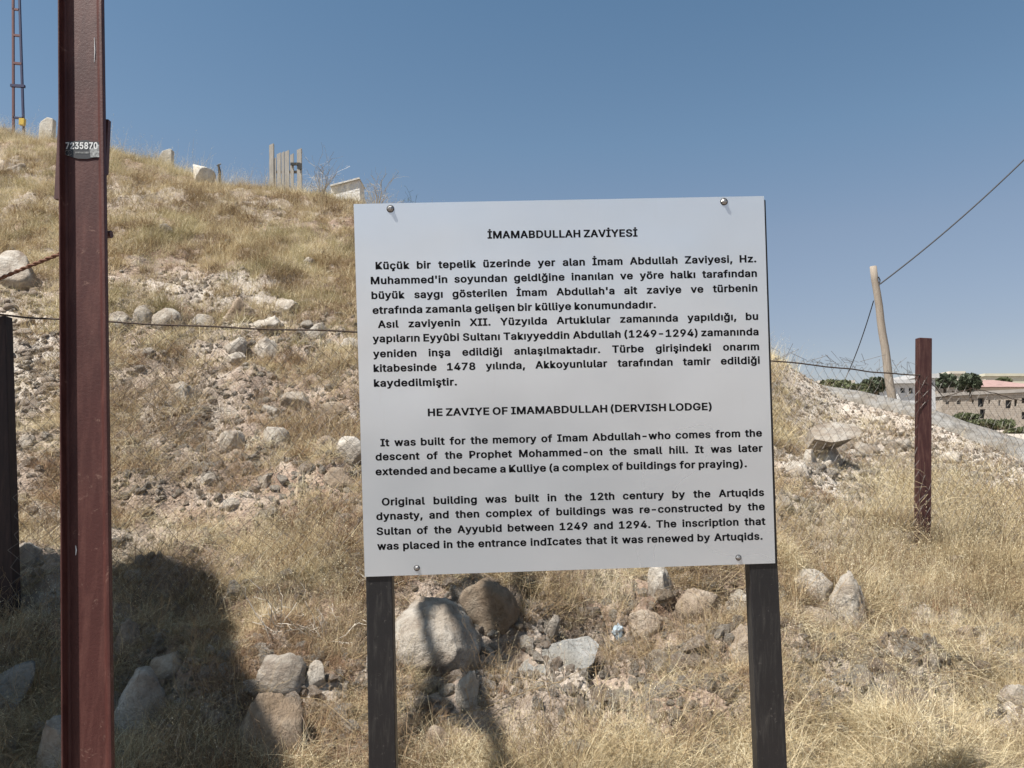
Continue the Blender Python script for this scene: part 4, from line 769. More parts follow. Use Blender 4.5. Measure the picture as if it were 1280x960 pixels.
# gravel
def gravel_proto(i, mt):
    v, f = rock_shape(700+i, 1, 6, .05, .5); v = v*np.array([1, .8, .6])
    me = bpy.data.meshes.new('pebble'); me.from_pydata([tuple(a) for a in v], [], f); me.materials.append(mt)
    return bpy.data.objects.new('pebble', me)
def gravel_proto2(i, mt):
    v, f = rock_shape(750+i, 2, 8, .05, .55); v = v*np.array([1, .85, .65])
    me = bpy.data.meshes.new('loose_stone'); me.from_pydata([tuple(a) for a in v], [], f); me.materials.append(mt)
    return bpy.data.objects.new('loose_stone', me)
peb = [gravel_proto(i, m) for i, m in enumerate([L, M_pink, L, L, M_pink])]
x, y, z, px, py = sample(90000, 2.7, 14, .8)
k = rng.random(len(x)) < np.clip(.12 + .9*bare(px, py), 0, 1)
x, y, z = x[k], y[k], z[k]; m = len(x)
scatter_obj('gravel', peb, np.stack([x, y, z+.002], -1), rng.uniform(0, 6.28, (m,3)), .006+.034*rng.random(m)**3, rng.integers(0, 5, m), rng.random(m),
            'loose gravel and stone chips spread over the bare soil', 'gravel')

x, y, z, px, py = sample(16000, 2.9, 13, .75)
k = (rng.random(len(x)) < np.clip(.10 + .55*bare(px, py)*hard(clump(x, y, 33), .35, .6), 0, 1)) & keep_off(x, y, .8) & ((px < 985) | (py > skyline(px)+14))
x, y, z = x[k], y[k], z[k]; m = len(x)
scatter_obj('loose_stones', [gravel_proto2(i, m_) for i, m_ in enumerate([L, M_pink, L, L, M_pink])], np.stack([x, y, z+.004], -1), np.stack([rng.normal(0,.5,m), rng.normal(0,.5,m), rng.uniform(0,6.28,m)], -1), .018+.05*rng.random(m)**2.5, rng.integers(0, 5, m), rng.random(m),
            'countless fist sized stones strewn over the stony parts of the slope', 'stones')

# ------------------------------------------------------------------ added dark ground behind the viewer, dims the panel's reflection and the bounce
rv = []; xs_ = np.linspace(-60, 60, 61); ys_ = np.linspace(-9.5, -.6, 8)
for yy in ys_:
    for xx in xs_: rv.append((xx, yy, float(gnd(xx, yy))+.03+.02*math.cos((yy+5)/4.5*1.4)))
M_dark_ground = mat_plain('dark_ground_dimmer', (0.055,0.054,0.052), .9, 0, .35, 3)
mesh_obj('added_dark_ground', rv, [(j*61+i, j*61+i+1, (j+1)*61+i+1, (j+1)*61+i) for j in range(7) for i in range(60)], M_dark_ground, smooth=True, kind='structure')

# ------------------------------------------------------------------ grey path edge at the right
up = [(985,474),(1000,477),(1075,489),(1120,498),(1162,509),(1210,529),(1280,549),(1400,590)]
lo = [(985,478),(1005,482),(1075,500),(1120,511),(1162,523),(1210,543),(1280,569),(1400,622)]
dd = [13.0,12.8,11.7,10.9,10.1,9.5,8.8,8.2]
def resample(pl, n):
    pl = np.array(pl, float); t = np.linspace(0, len(pl)-1, n); return np.stack([np.interp(t, range(len(pl)), pl[:,k]) for k in range(pl.shape[1])], -1)
A = resample([(a[0],a[1],d+.7) for a, d in zip(up, dd)], 120); Bq = resample([(a[0],a[1],d) for a, d in zip(lo, dd)], 120)
rows = []
for s in np.linspace(0, 1, 9):
    row = []
    for k in range(120):
        a = P(*A[k]); b = P(*Bq[k]); p = a*(s)+b*(1-s); p.z += .03*math.sin(s*3.14) + .02*float(fbm(np.array([p.x*2.5]), np.array([p.y*2.5]), 5, 4)[0]); 
        if s < .02: p.y += .06*float(fbm(np.array([p.x*4]), np.array([1.0]), 6, 3)[0])
        row.append(p)
    rows.append(row)
rows = [[q - Vector((0,0.05,.35)) for q in rows[0]]] + rows + [[q - Vector((0,-.1,.7)) for q in rows[-1]]]
V = [q for r in rows for q in r]; Fq = [(i*120+j, i*120+j+1, (i+1)*120+j+1, (i+1)*120+j) for i in range(len(rows)-1) for j in range(119)]
path = mesh_obj('path', V, Fq, mat_rock('weathered_concrete', (0.20,0.19,0.175), (0.30,0.285,0.265), (0.38,0.365,0.34), 1.2), smooth=True, kind='structure')

# ------------------------------------------------------------------ the information sign
# depths of the four panel corners from their photograph positions, solved so they make a parallelogram
cTL, cTR, cBR, cBL = (442,255), (955,245), (969,704), (456,721)
def ray(c): return np.array([(c[0]-640)/F, (480-c[1])/F, 1.0])
Asys = np.stack([-ray(cTR), ray(cBR), -ray(cBL)], -1); sol = np.linalg.solve(Asys, -ray(cTL))
sc0 = 2.28
def cam2w(v): return Vector((v[0], v[2]*cp - v[1]*sp, v[2]*sp + v[1]*cp))
TL = cam2w(ray(cTL)*sc0); TR = cam2w(ray(cTR)*sc0*sol[0]); BR = cam2w(ray(cBR)*sc0*sol[1]); BL = cam2w(ray(cBL)*sc0*sol[2])
ex = TR-TL; ey = BL-TL; nrm = ey.cross(ex).normalized()
if nrm.y > 0: nrm = -nrm                       # towards the viewer
def on_panel(px, py, off=0.0):
    q = P(px, py, 1.0); t = TL.dot(nrm)/q.dot(nrm); return q*t + nrm*off
def st(p):
    d = p-TL; Mx = np.array([[ex.dot(ex), ex.dot(ey)],[ex.dot(ey), ey.dot(ey)]]); return np.linalg.solve(Mx, [d.dot(ex), d.dot(ey)])
M_panel, nt, b = new_mat('silver_panel'); p_ = geo_pos(nt)
b.inputs['Metallic'].default_value = 0.72; b.inputs['Roughness'].default_value = 0.27
nn = noise(nt, 3, 4, .5, p_); cc = mix(nt, ramp(nt, nn, [(.35,0),(.65,1)]), (0.74,0.80,0.86), (0.78,0.84,0.90))
dirt = noise(nt, 60, 6, .8, p_); cc = mix(nt, ramp(nt, dirt, [(.66,0),(.85,.3)]), cc, (0.50,0.49,0.47))
nt.links.new(cc, b.inputs['Base Color']); st_ = noise(nt, 5, 6, .7, scaled(nt, p_, (9, 9, .6))); cc = mix(nt, ramp(nt, st_, [(.6,0),(.9,.16)]), cc, (0.6,0.59,0.57)); nt.links.new(cc, b.inputs['Base Color'])
rg = ramp(nt, noise(nt, 1.6, 2, .5, p_), [(.3,.26),(.7,.33)]); nt.links.new(rg, b.inputs['Roughness'])
bump(nt, b, noise(nt, 2.2, 2, .5, p_), .35, .02)
M_blackmetal = mat_paint('worn_black_paint', (0.018,0.018,0.020), (0.055,0.053,0.05), .42, 0, (30,30,2.0), .0008, .5, .75, .4, (0.13,0.12,0.11), 45)
M_ink, nt, b = new_mat('black_lettering'); b.inputs['Base Color'].default_value = (0.006,0.006,0.008,1); b.inputs['Roughness'].default_value = .8; b.inputs['Specular IOR Level'].default_value = .1
M_galv = mat_plain('galvanised_screw', (0.42,0.41,0.40), .35, .9, .3, 80)
M_rub = mat_plain('rubber_washer', (0.05,0.05,0.05), .8)
foot = (TL+TR)/2; sign = empty('information_sign', (0,0,0))
tag(sign, 'silver metal information board with black lettering on two black legs', 'sign')
th = 0.003
mb = MB(); fr = [TL, TR, BR, BL]; bk = [q - nrm*th for q in fr]
# panel with small dents: subdivided front
nx, ny = 60, 50; vs = []; fs = []
dents = [((515,519), .0025, .012), ((720,478), .0015, .03)]
for j in range(ny+1):
    for i in range(nx+1):
        q = TL + ex*(i/nx) + ey*(j/ny); vs.append(q)
fs = [(j*(nx+1)+i, (j+1)*(nx+1)+i, (j+1)*(nx+1)+i+1, j*(nx+1)+i+1) for j in range(ny) for i in range(nx)]
mb.add(vs, fs); k0 = len(mb.v); mb.add(bk, [(0,1,2,3)])
mb.add(fr+bk, [(0,1,5,4),(1,2,6,5),(2,3,7,6),(3,0,4,7)])
panel = mb.build('panel', M_panel, sign)
fold = MB()                                    # folded rim at the right and left edges
eR = (BR-TR); 
fold.build if False else None
# legs: square tubes behind the panel, from its top edge down into the ground
def leg(l0, r0, l1, r1, l2, r2):
    """left/right photo x at panel top, panel bottom and picture bottom"""
    depth = .05; m_ = MB(); rows_ = []
    for (xl, xr, y_) in (l0+r0, l1+r1, l2+r2):
        a = on_panel(xl, y_, -.004); b_ = on_panel(xr, y_, -.004); rows_.append((a, b_))
    # carry on straight to below the ground
    a1, b1 = rows_[1]; a2, b2 = rows_[2]; zt = float(gnd(a2.x, a2.y)) - .3; t = (zt-a1.z)/(a2.z-a1.z)
    rows_.append((a1+(a2-a1)*t, b1+(b2-b1)*t))
    back = -nrm*depth; vs = []
    for a, b_ in rows_: vs += [a, b_, b_+back, a+back]
    fs = [(0,3,2,1)]
    for i in range(len(rows_)-1):
        for k in range(4): k2 = (k+1) % 4; fs.append((i*4+k, i*4+k2, (i+1)*4+k2, (i+1)*4+k))
    n_ = (len(rows_)-1)*4; fs.append((n_, n_+1, n_+2, n_+3)); m_.add(vs, fs)
    o = m_.build('leg', M_blackmetal, sign)
    bm = bmesh.new(); bm.from_mesh(o.data); bmesh.ops.recalc_face_normals(bm, faces=bm.faces); bm.to_mesh(o.data); bm.free()
    return bevel(o, .003)
leg((441.5,), (474,257), (457,), (490,722), (460.5,), (495,960))
leg((925,), (958,249), (938,), (973,705), (948,), (985,960))
for (sx, sy) in ((488,261),(905,252),(521,710),(923,697)):
    c = on_panel(sx, sy, .0); m_ = MB(); k_ = .78 if sy < 300 else .62; m_.tube([c, c+nrm*.0015], [.0145*k_,.0135*k_], 20)
    s_ = m_.build('screw', M_rub, sign, True)
    m_ = MB(); m_.tube([c+nrm*.0015, c+nrm*.003, c+nrm*.007, c+nrm*.0082], [.0115*k_,.0085*k_,.0078*k_,.005*k_], 6); m_.build('screw_head', M_galv, s_)
# rust-dirt slots near the foot of the left leg
# lettering: set with the built-in face, emboldened, converted to flat mesh
GLYPHS = {}
for ln in GLYPH_DATA.strip('\n').split('\n'):
    hd, *cs = ln.split('|'); GLYPHS[hd[0]] = (int(hd[1:])/1000, [[tuple(int(k)/1000 for k in q.split(',')) for q in c.split(' ')] for c in cs])
VO = .72
def word_mesh(word, off):
    """word as flat faces: filled outlines plus a stroke of half width off that makes the face bold"""
    cu = bpy.data.curves.new('lettering', 'CURVE'); cu.dimensions = '2D'; cu.fill_mode = 'BOTH'; x = 0; SV = []; SF = []
    CAP = .509
    for ch in word:
        adv, cs = GLYPHS[ch]
        for c in cs:
            if len(c) < 3: continue
            pt = [(a+x, off*VO + b*(CAP-2*off*VO)/CAP) for a, b in c]
            sp_ = cu.splines.new('POLY'); sp_.points.add(len(pt)-1)
            for k, q in enumerate(pt): sp_.points[k].co = (q[0], q[1], 0, 1)
            sp_.use_cyclic_u = True; n_ = len(pt)
            for k in range(n_):
                p0, p1, p2 = pt[k-1], pt[k], pt[(k+1) % n_]
                dx, dy = p2[0]-p1[0], p2[1]-p1[1]; l = math.hypot(dx, dy) or 1; nx_, ny_ = -dy/l*off, dx/l*off; b = len(SV)
                SV += [(p1[0]+nx_, p1[1]+ny_*VO), (p1[0]-nx_, p1[1]-ny_*VO), (p2[0]-nx_, p2[1]-ny_*VO), (p2[0]+nx_, p2[1]+ny_*VO)]; SF.append((b, b+1, b+2, b+3))
                ex_, ey_ = p1[0]-p0[0], p1[1]-p0[1]; turn = abs(math.atan2(ex_*dy-ey_*dx, ex_*dx+ey_*dy))
                if turn > .12:      # mitred corner
                    le = math.hypot(ex_, ey_) or 1; ax_, ay_ = -ey_/le*off, ex_/le*off; dt = (ax_*nx_+ay_*ny_)/(off*off)
                    q_ = min(1/(1+dt) if dt > -.95 else 9, .95); mx_, my_ = (ax_+nx_)*q_, (ay_+ny_)*q_
                    for s_ in (1, -1):
                        b = len(SV); SV += [p1, (p1[0]+ax_*s_, p1[1]+ay_*s_*VO), (p1[0]+mx_*s_, p1[1]+my_*s_*VO), (p1[0]+nx_*s_, p1[1]+ny_*s_*VO)]; SF.append((b, b+1, b+2, b+3))
        x += adv + 2*off*.55
    ob = bpy.data.objects.new('lettering', cu); COL.objects.link(ob)
    dg = bpy.context.evaluated_depsgraph_get(); dg.update(); me = bpy.data.meshes.new_from_object(ob.evaluated_get(dg))
    v = np.array([(q.co[0], q.co[1], 0.0) for q in me.vertices]); f = [tuple(p.vertices) for p in me.polygons]; n_ = len(v)
    bpy.data.objects.remove(ob); bpy.data.curves.remove(cu); bpy.data.meshes.remove(me)
    v = np.concatenate([v, np.array([(a, b, -.00015) for a, b in SV])]); f += [tuple(i_+n_ for i_ in q) for q in SF]
    return v, f
OFF = 0.032
cap = (lambda v: v[:,1].max())(word_mesh('H', OFF)[0])
lines = [
 ('İMAMABDULLAH ZAVİYESİ', 609.5,797,298.4,295.9,0),
 ('Küçük bir tepelik üzerinde yer alan İmam Abdullah Zaviyesi, Hz.', 469.5,945.5,337.0,328.0,0),
 ("Muhammed'in soyundan geldlğine inanılan ve yöre halkı tarafından", 463.5,946.3,355.6,346.2,0),
 ("büyük saygı gösterilen İmam Abdullah'a ait zaviye ve türbenin", 464.4,946.8,374.0,364.6,0),
 ('etrafında zamanla gelişen bir külliye konumundadır.', 465.7,820,392.6,385.3,0),
 ('Asıl zaviyenin XII. Yüzyılda Artuklular zamanında yapıldığı, bu', 472.5,947.8,410.2,399.9,0),
 ('yapıların Eyyûbi Sultanı Takıyyeddin Abdullah (1249-1294) zamanında', 466,948.3,428.2,419.2,0),
 ('yeniden inşa edildiği anlaşılmaktadır. Türbe girişindeki onarım', 466.5,949,447.0,437.7,0),
 ('kitabesinde 1478 yılında, Akkoyunlular tarafından tamir edildiği', 467,950,465.2,454.9,0),
 ('kaydedilmiştir.', 467.4,571.4,483.7,482.0,0),
 ('HE ZAVIYE OF IMAMABDULLAH (DERVISH LODGE)', 534.9,889.8,520.4,512.7,0),
 ('It was built for the memory of Imam Abdullah-who comes from the', 475.6,952.6,558.2,545.8,0),
 ('descent of the Prophet Mohammed-on the small hill. It was later', 469.5,953.4,575.8,564.7,0),
 ('extended and became a Kulliye (a complex of buildings for praying).', 469.5,933.7,594.3,584.0,0),
 ('Original building was built in the 12th century by the Artuqids', 477.3,955.2,632.1,620.1,0),
 ('dynasty, and then complex of buildings was re-constructed by the', 470.4,956,650.2,637.7,0),
 ('Sultan of the Ayyubid between 1249 and 1294. The inscription that', 470.8,957,669.0,656.2,0),
 ('was placed in the entrance indIcates that it was renewed by Artuqids.', 471.7,953.4,687.6,674.7,0),
]
upv = -ey.normalized()
cache = {}
for text, xl, xr, bl, br, _ in lines:
    a = on_panel(xl, bl, .0004); b_ = on_panel(xr, br, .0004); Lw = (b_-a).length; ud = (b_-a).normalized()
    capw = 9.6*mpp(a); sc = capw/cap
    words = text.split(' '); ms = []
    for w in words:
        if w not in cache: cache[w] = word_mesh(w, OFF)
        ms.append(cache[w])
    wid = [m_[0][:,0].max()-m_[0][:,0].min() for m_ in ms]
    nat = sum(wid); gaps = len(words)-1
    # letters are drawn wide; a full line takes the rest of its length in the gaps between words
    sx = 1.02*sc; gap = (Lw - nat*sx)/gaps if gaps else 0
    mn = .24*sc
    if gaps and gap < mn: gap = mn; sx = (Lw-gap*gaps)/nat
    if not gaps: sx = Lw/nat
    if text[0] == 'İ' or text.startswith('HE Z') or text.startswith('etraf') or text.startswith('extended'):
        gap = .22*sc; sx = (Lw-gap*gaps)/nat; open('/tmp/sx.txt','a').write(f'{text[:8]} {sx/sc}\n')
    V = []; Fc = []; cur = 0
    for (v, f), wd in zip(ms, wid):
        n0 = len(V); x0 = v[:,0].min()
        for q in v: V.append(a + ud*(cur+(q[0]-x0)*sx) + upv*(q[1]*sc) + nrm*q[2])
        Fc += [tuple(i+n0 for i in g) for g in f]; cur += wd*sx + gap
    o = mesh_obj('text_line', V, Fc, M_ink, sign)

# ------------------------------------------------------------------ rusty utility pole (channel iron) in front, left
M_rust = mat_paint('red_oxide_paint', (0.062,0.019,0.016), (0.115,0.046,0.037), .55, 0, (16,16,2.2), .0018, .45, .75, .3, (0.20,0.115,0.09), 26)
M_rust_d = mat_paint('dark_red_oxide', (0.075,0.030,0.027), (0.12,0.055,0.045), .55, 0, (20,20,2.0), .001)
D = 1.62
def pole_pt(px, py, dy=0.0): q = P(px, py, D); return q + Vector((0, dy, 0))
pole = empty('utility_pole', (P(110,960,D).x, D, float(gnd(P(110,960,D).x, D))))
tag(pole, 'rusty red channel iron pole with a black number sticker, nearest the viewer at left', 'pole')
def wpart(mbx, name, mat, par, **kw):
    o = mbx.build(name, mat, par, **kw)
    r_ = par
    while r_.parent: r_ = r_.parent
    o.matrix_parent_inverse = Matrix.Translation(-r_.location) if par is r_ else Matrix.Identity(4)
    return o
zb = float(gnd(pole.location.x, D)) - .3; zt = 1.15
# centre line from the photograph: left/right edges at top and bottom rows
T0, T1 = P(78,0,D), P(129,0,D); B0, B1 = P(83.5,960,D-.06), P(142,960,D-.06)
def lerp_z(a, b, z): t = (z-a.z)/(b.z-a.z); return a+(b-a)*t
ring = []
FL, TK = .019, .006
for z in (zb, B0.z, (B0.z+T0.z)/2, T0.z, zt):
    l = lerp_z(T0, B0, z); r_ = lerp_z(T1, B1, z); w = (r_-l).normalized(); f_ = Vector((w.y, -w.x, 0)).normalized()   # f_: towards viewer
    if f_.y > 0: f_ = -f_
    W_ = (r_-l).length
    prof = [(0,FL),(0.0035,FL),(0.0045,.003),(0.007,0),(W_-.014,0),(W_-.010,.004),(W_-.006,FL*.35),(W_,FL*.35),(W_-.001,-.008),(.001,-.008)]
    ring.append([l + w*x_ + f_*y_ for x_, y_ in prof])
n = len(ring[0]); mb = MB(); mb.v = [q for r_ in ring for q in r_]
mb.f = [(i*n+k, i*n+(k+1)%n, (i+1)*n+(k+1)%n, (i+1)*n+k) for i in range(len(ring)-1) for k in range(n)] + [tuple(range(n))[::-1], tuple((len(ring)-1)*n+k for k in range(n))]
shaft = wpart(mb, 'shaft', M_rust, pole)
bm = bmesh.new(); bm.from_mesh(shaft.data); bmesh.ops.recalc_face_normals(bm, faces=bm.faces); bm.to_mesh(shaft.data); bm.free(); bevel(shaft, .0015)
# splice plates showing at both sides behind the shaft
for (x0, x1, y0, y1) in ((72.5,90,137,250),(120,135.5,150,218)):
    ym = (y0+y1)/2; a = P(x0, ym, D+.02); b_ = P(x1, ym, D+.02); mb = MB(); mb.box((a+b_)/2, abs(b_.x-a.x), .012, abs(P(x0, y0, D).z-P(x0, y1, D).z)); wpart(mb, 'splice_plate', M_rust_d, pole)
mb = MB(); c = P(136, 293, D+.015); mb.tube([c-Vector((.01,0,0)), c+Vector((.006,0,0))], .008, 8); wpart(mb, 'bolt', M_rust_d, pole)
# sticker
M_stk, nt, b = new_mat('black_sticker'); b.inputs['Base Color'].default_value = (.02,.02,.022,1); b.inputs['Roughness'].default_value = .45
M_foil = mat_paint('scuffed_foil', (0.34,0.35,0.34), (0.10,0.10,0.10), .5, 0, (60,60,60), .0005, .4, .6)
M_white = mat_plain('white_print', (0.78,0.79,0.78), .5, 0, .12, 300)
def web(px, py, off):     # point on the web plane of the channel
    z = P(px, py, D).z; l = lerp_z(T0, B0, z); r_ = lerp_z(T1, B1, z); w = (r_-l).normalized(); f_ = Vector((w.y, -w.x, 0)).normalized()
    if f_.y > 0: f_ = -f_
    q = P(px, py, 1.0); t = (l-(-f_*off)).dot(f_)/q.dot(f_); return q*t
mb = MB()
outl = [(83,177),(94,176.5),(104,175.3),(109,175),(113,177),(127,177.5),(127.3,196.5),(117,197),(109,198.5),(98,198.4),(88,196),(82.5,193)]
fr_ = [web(x_, y_, .0022) for x_, y_ in outl]; bk_ = [web(x_, y_, .0004) for x_, y_ in outl]; n = len(outl)
mb.add(fr_+bk_, [tuple(range(n))[::-1]] + [(k, (k+1)%n, n+(k+1)%n, n+k) for k in range(n)])
stk = wpart(mb, 'sticker', M_stk, pole)
def sub(mbx, name, mat):
    o = mbx.build(name, mat, stk); o.matrix_parent_inverse = Matrix.Identity(4); return o
v, f = word_mesh('7235870', .025)
vv = v.copy(); x0, x1 = v[:,0].min(), v[:,0].max(); y1_ = v[:,1].max()
mb = MB(); mb.v = [web(82+ (q[0]-x0)/(x1-x0)*40, 186.3-(q[1]/y1_)*8.6, .0028) for q in v]; mb.f = list(f); sub(mb, 'number', M_white)
mb = MB(); q4 = [(112,187),(126,179),(127,196.3),(113,196.6)]; mb.add([web(a_, b__, .0026) for a_, b__ in q4], [(0,1,2,3)]); sub(mb, 'foil_patch', M_foil)
mb = MB()
for i in range(12):
    xx = 94.5+i*1.45; mb.add([web(xx, 189.6, .0028), web(xx+1.0, 189.6, .0028), web(xx+1.0, 191.8, .0028), web(xx, 191.8, .0028)], [(0,1,2,3)])
sub(mb, 'small_print', M_foil)
mb = MB(); pts = [(85.5+5*math.cos(t)*.9, 191+3.2*math.sin(t)) for t in np.linspace(0, 6.28, 20)]
mb.tube([web(a_, b__, .0026) for a_, b__ in pts], .0005, 4); mb.tube([web(86,188.5,.0026), web(84.6,191,.0026), web(87,190.8,.0026), web(85.4,194,.0026)], .0005, 4); sub(mb, 'round_emblem', M_foil)
# pale scratches
for (x_, y0, y1) in ((118,47,78),(94.5,682,694)):
    mb = MB(); mb.tube([web(x_, y0, .0006), web(x_+.8, (y0+y1)/2, .0008), web(x_, y1, .0006)], [.0006,.0012,.0005], 4); wpart(mb, 'paint_drip', M_white, pole)

# ------------------------------------------------------------------ wire fence on rusty posts
fence = empty('wire_fence', tuple(hit(640, 760))); 
tag(fence, 'sagging chain link fence on rusty posts with a top wire, running behind the sign', 'fence')
M_wire = mat_plain('rusty_wire', (0.085,0.06,0.045), .7, .5, .4, 200)
M_mesh = mat_plain('galvanised_mesh', (0.20,0.185,0.17), .6, .3, .5, 40)
M_post = mat_paint('old_red_oxide', (0.050,0.018,0.017), (0.105,0.052,0.042), .6, 0, (20,20,3.0), .002, .45, .7, .3, (0.16,0.085,0.06), 30)
LP0 = P(9, 780, 3.7); LP1 = P(-2, 397, 3.7); RP0 = P(1153, 690, 5.5); RP1 = P(1154.5, 423, 5.5)
def post(b0, t0, w, dpt, mat):
    mb = MB(); ax = (t0-b0).normalized(); sx = Vector((1,0,0)); sy = ax.cross(sx).normalized(); sx = sy.cross(ax)
    b0 = b0 - ax*.3; vs = []
    for q in (b0, t0):
        for a_, c_ in ((-1,-1),(1,-1),(1,1),(-1,1)): vs.append(q + sx*a_*w/2 + sy*c_*dpt/2)
    mb.add(vs, [(3,2,1,0),(4,5,6,7),(0,1,5,4),(1,2,6,5),(2,3,7,6),(3,0,4,7)])
    o = wpart(mb, 'post', mat, fence)
    bm = bmesh.new(); bm.from_mesh(o.data); bmesh.ops.recalc_face_normals(bm, faces=bm.faces); bm.to_mesh(o.data); bm.free()
    return bevel(o, .004)
post(LP0, LP1, .10, .06, mat_paint('shade_dark_red_oxide', (0.016,0.008,0.008), (0.035,0.018,0.016), .7, 0, (20,20,3.0), .0015)); post(RP0, RP1, .090, .06, M_post)  # left post coloured near black to stand in for its shade
# tall post out of frame to the right carries the fence on
dirf = (RP0-LP0); dirf.z = 0; dirf.normalize()
EP = RP0 + dirf*2.6; EP.z = float(gnd(EP.x, EP.y)); post(EP, EP+Vector((0,0,1.35)), .09, .06, M_post)
def fence_at(px, py):       # point in the fence's vertical plane on a line of sight
    nrm_ = Vector((dirf.y, -dirf.x, 0)); q = P(px, py, 1.0); return q*(LP0.dot(nrm_)/q.dot(nrm_))
def wire(pts, r, n=5, name='top_wire'):
    mb = MB(); Pn = resample([tuple(fence_at(*q)) for q in pts], 60)
    mb.tube([Vector(q)+Vector((0,-.035,0.0025*math.sin(i*1.3))) for i, q in enumerate(Pn)], r, n); return wpart(mb, name, M_wire, fence)
wire([(-160,388),(-2,395),(75,401),(140,404),(290,411),(445,416),(600,424),(800,438),(966,452),(1050,461),(1100,467),(1154,470)], .0048)
wire([(1154,470),(1176,497),(1211,486),(1240,492),(1265,500),(1300,504),(1500,560)], .003)
# twisted barbs / loose strands above the wire at the right
mb = MB(); g = np.random.default_rng(5)
for i in range(26):
    px = g.uniform(968, 1150); py = np.interp(px, [966,1154], [452,470]); c = fence_at(px, py)
    pts = [c + Vector((t*g.normal(.0,.05)+t*.03, g.normal(0,.01), t*g.uniform(.2,1)*.12 + .01*math.sin(t*9))) for t in np.linspace(0, 1, 5)]
    mb.tube(pts, .0014, 4)
wpart(mb, 'loose_strand', M_mesh, fence, kind='stuff')
# the mesh: woven zigzag wires
mb = MB(); cell = .072; s_tot = (EP-LP0).length; o0 = LP0 + dirf*0.07; ncol = int((s_tot-.1)/(cell/2))
topz_s = [0]; 
def mesh_top(s):
    q = o0 + dirf*s; zc = q.y*cp; px, _ = project(q.x, q.y, 0)
    py = np.interp(px, [-300,-2,445,966,1154,1500], [385,395,415,449,467,560]); 
    return q.y*gz(py)
def mpt(ci, hj, tops, bots):
    s = ci*cell/2; q = o0 + dirf*s; zt_ = tops; zb_ = bots
    dent = .07*float(fbm(np.array([s*1.3+3]), np.array([hj*.09]), 81, 3)[0])
    z = zt_ - hj*cell*.56 + .02*float(fbm(np.array([s*1.1]), np.array([hj*.2]), 83, 2)[0])
    return Vector((q.x + .012*math.sin(hj*1.1+s*2), q.y + dent*.8 - .05, z))
tops = [mesh_top(ci*cell/2) for ci in range(ncol+2)]
bots = [float(gnd((o0+dirf*ci*cell/2).x, (o0+dirf*ci*cell/2).y)) for ci in range(ncol+2)]
grid = {}
for ci in range(0, ncol, 1):
    px_, _ = project(*(o0+dirf*ci*cell/2), )if False else (0, 0)
    nrow = int((tops[ci]-bots[ci]+.02)/(cell*.56))
    pts = []
    for hj in range(0, nrow+1):
        cc = ci + (hj % 2); 
        pts.append(mpt(cc, hj, tops[ci], bots[ci]))
    if ci % 2 == 0 and len(pts) > 2:
        mb.tube(pts, .00125, 3, False)
        pts2 = [mpt(ci + 1 - (hj % 2) + (0), hj, tops[ci], bots[ci]) + Vector((0,.003,0)) for hj in range(nrow+1)]
        pts2 = [mpt(ci - (hj % 2), hj, tops[ci], bots[ci]) + Vector((0,.003,0)) for hj in range(nrow+1)]
        mb.tube(pts2, .00125, 3, False)
wpart(mb, 'chain_link_mesh', M_mesh, fence, kind='stuff')
# thick rusty strand at the far left
mb = MB(); pts = resample([(-60,372),(0,348),(38,332),(76,317),(110,300)], 70)
pp = [P(q[0], q[1], 3.55) for q in pts]
for ph in (0, math.pi):
    mb.tube([p + Vector((0, .005*math.cos(i*.9+ph), .005*math.sin(i*.9+ph))) for i, p in enumerate(pp)], .0055, 6)
strand = mb.build('rusty_cable', mat_plain('cable_rust', (0.20,0.10,0.065), .8, .2, .4, 90), smooth=True)
tag(strand, 'thick twisted rusty cable rising behind the rusty pole at far left', 'cable')

# ------------------------------------------------------------------ on the crest
M_tomb = mat_rock('tombstone_stone', (0.46,0.43,0.38), (0.58,0.55,0.49), (0.68,0.65,0.59), .8)
def slab(px, py_top, py_bot, w, d, outline, thick, label, cat='tombstone', name='tombstone', mat=None, grp='tombstones on the crest'):
    """an upright stone: outline in unit square, extruded"""
    s = mpp(P(px, py_bot, d)); W_ = w*s; H = (py_bot-py_top)*s; c = P(px, py_bot, d); n = len(outline)
    vs = [Vector((c.x+(x_-.5)*W_, d-thick/2, c.z+z_*H)) for x_, z_ in outline] + [Vector((c.x+(x_-.5)*W_, d+thick/2, c.z+z_*H)) for x_, z_ in outline]
    fs = [tuple(range(n)), tuple(range(2*n-1, n-1, -1))] + [(k, n+k, n+(k+1)%n, (k+1)%n) for k in range(n)]
    o = mesh_obj(name, vs, fs, mat or M_tomb)
    bm = bmesh.new(); bm.from_mesh(o.data); bmesh.ops.recalc_face_normals(bm, faces=bm.faces); bm.to_mesh(o.data); bm.free()
    bevel(o, .015, 2); tag(o, label, cat, grp); return o
slab(57, 146, 200, 18, 17.2, [(0,-.3),(1,-.3),(1,.92),(.95,.97),(.55,1),(.15,.9),(.05,.83)], .14, 'tall weathered tombstone between the lattice mast and the rusty pole')
slab(207, 186, 216, 17, 15.8, [(0,-.3),(1,-.3),(1,.95),(.85,1),(.3,.9),(.02,.6)], .14, 'short tombstone with a slanted top right of the rusty pole')
add_rock('boulder', 255, 219, 27, 24, M_tomb, 'pale jagged rock on the crest left of the thin stake', 'boulder', seed=77, blocky=.7, cuts=14, rough=.06, group='stones and boulders on the slope')
mb = MB(); a = P(273,206,15); mb.tube([a, P(274.5,214,15), P(275,232,15)], [.02,.028,.03], 6); mb.tube([P(271,207,15), P(276,205,15)], .012, 5)
tag(mb.build('stake', mat_plain('dark_iron', (0.05,0.04,0.035), .7)), 'thin dark stake on the crest between jagged rock and plank panel', 'stake')
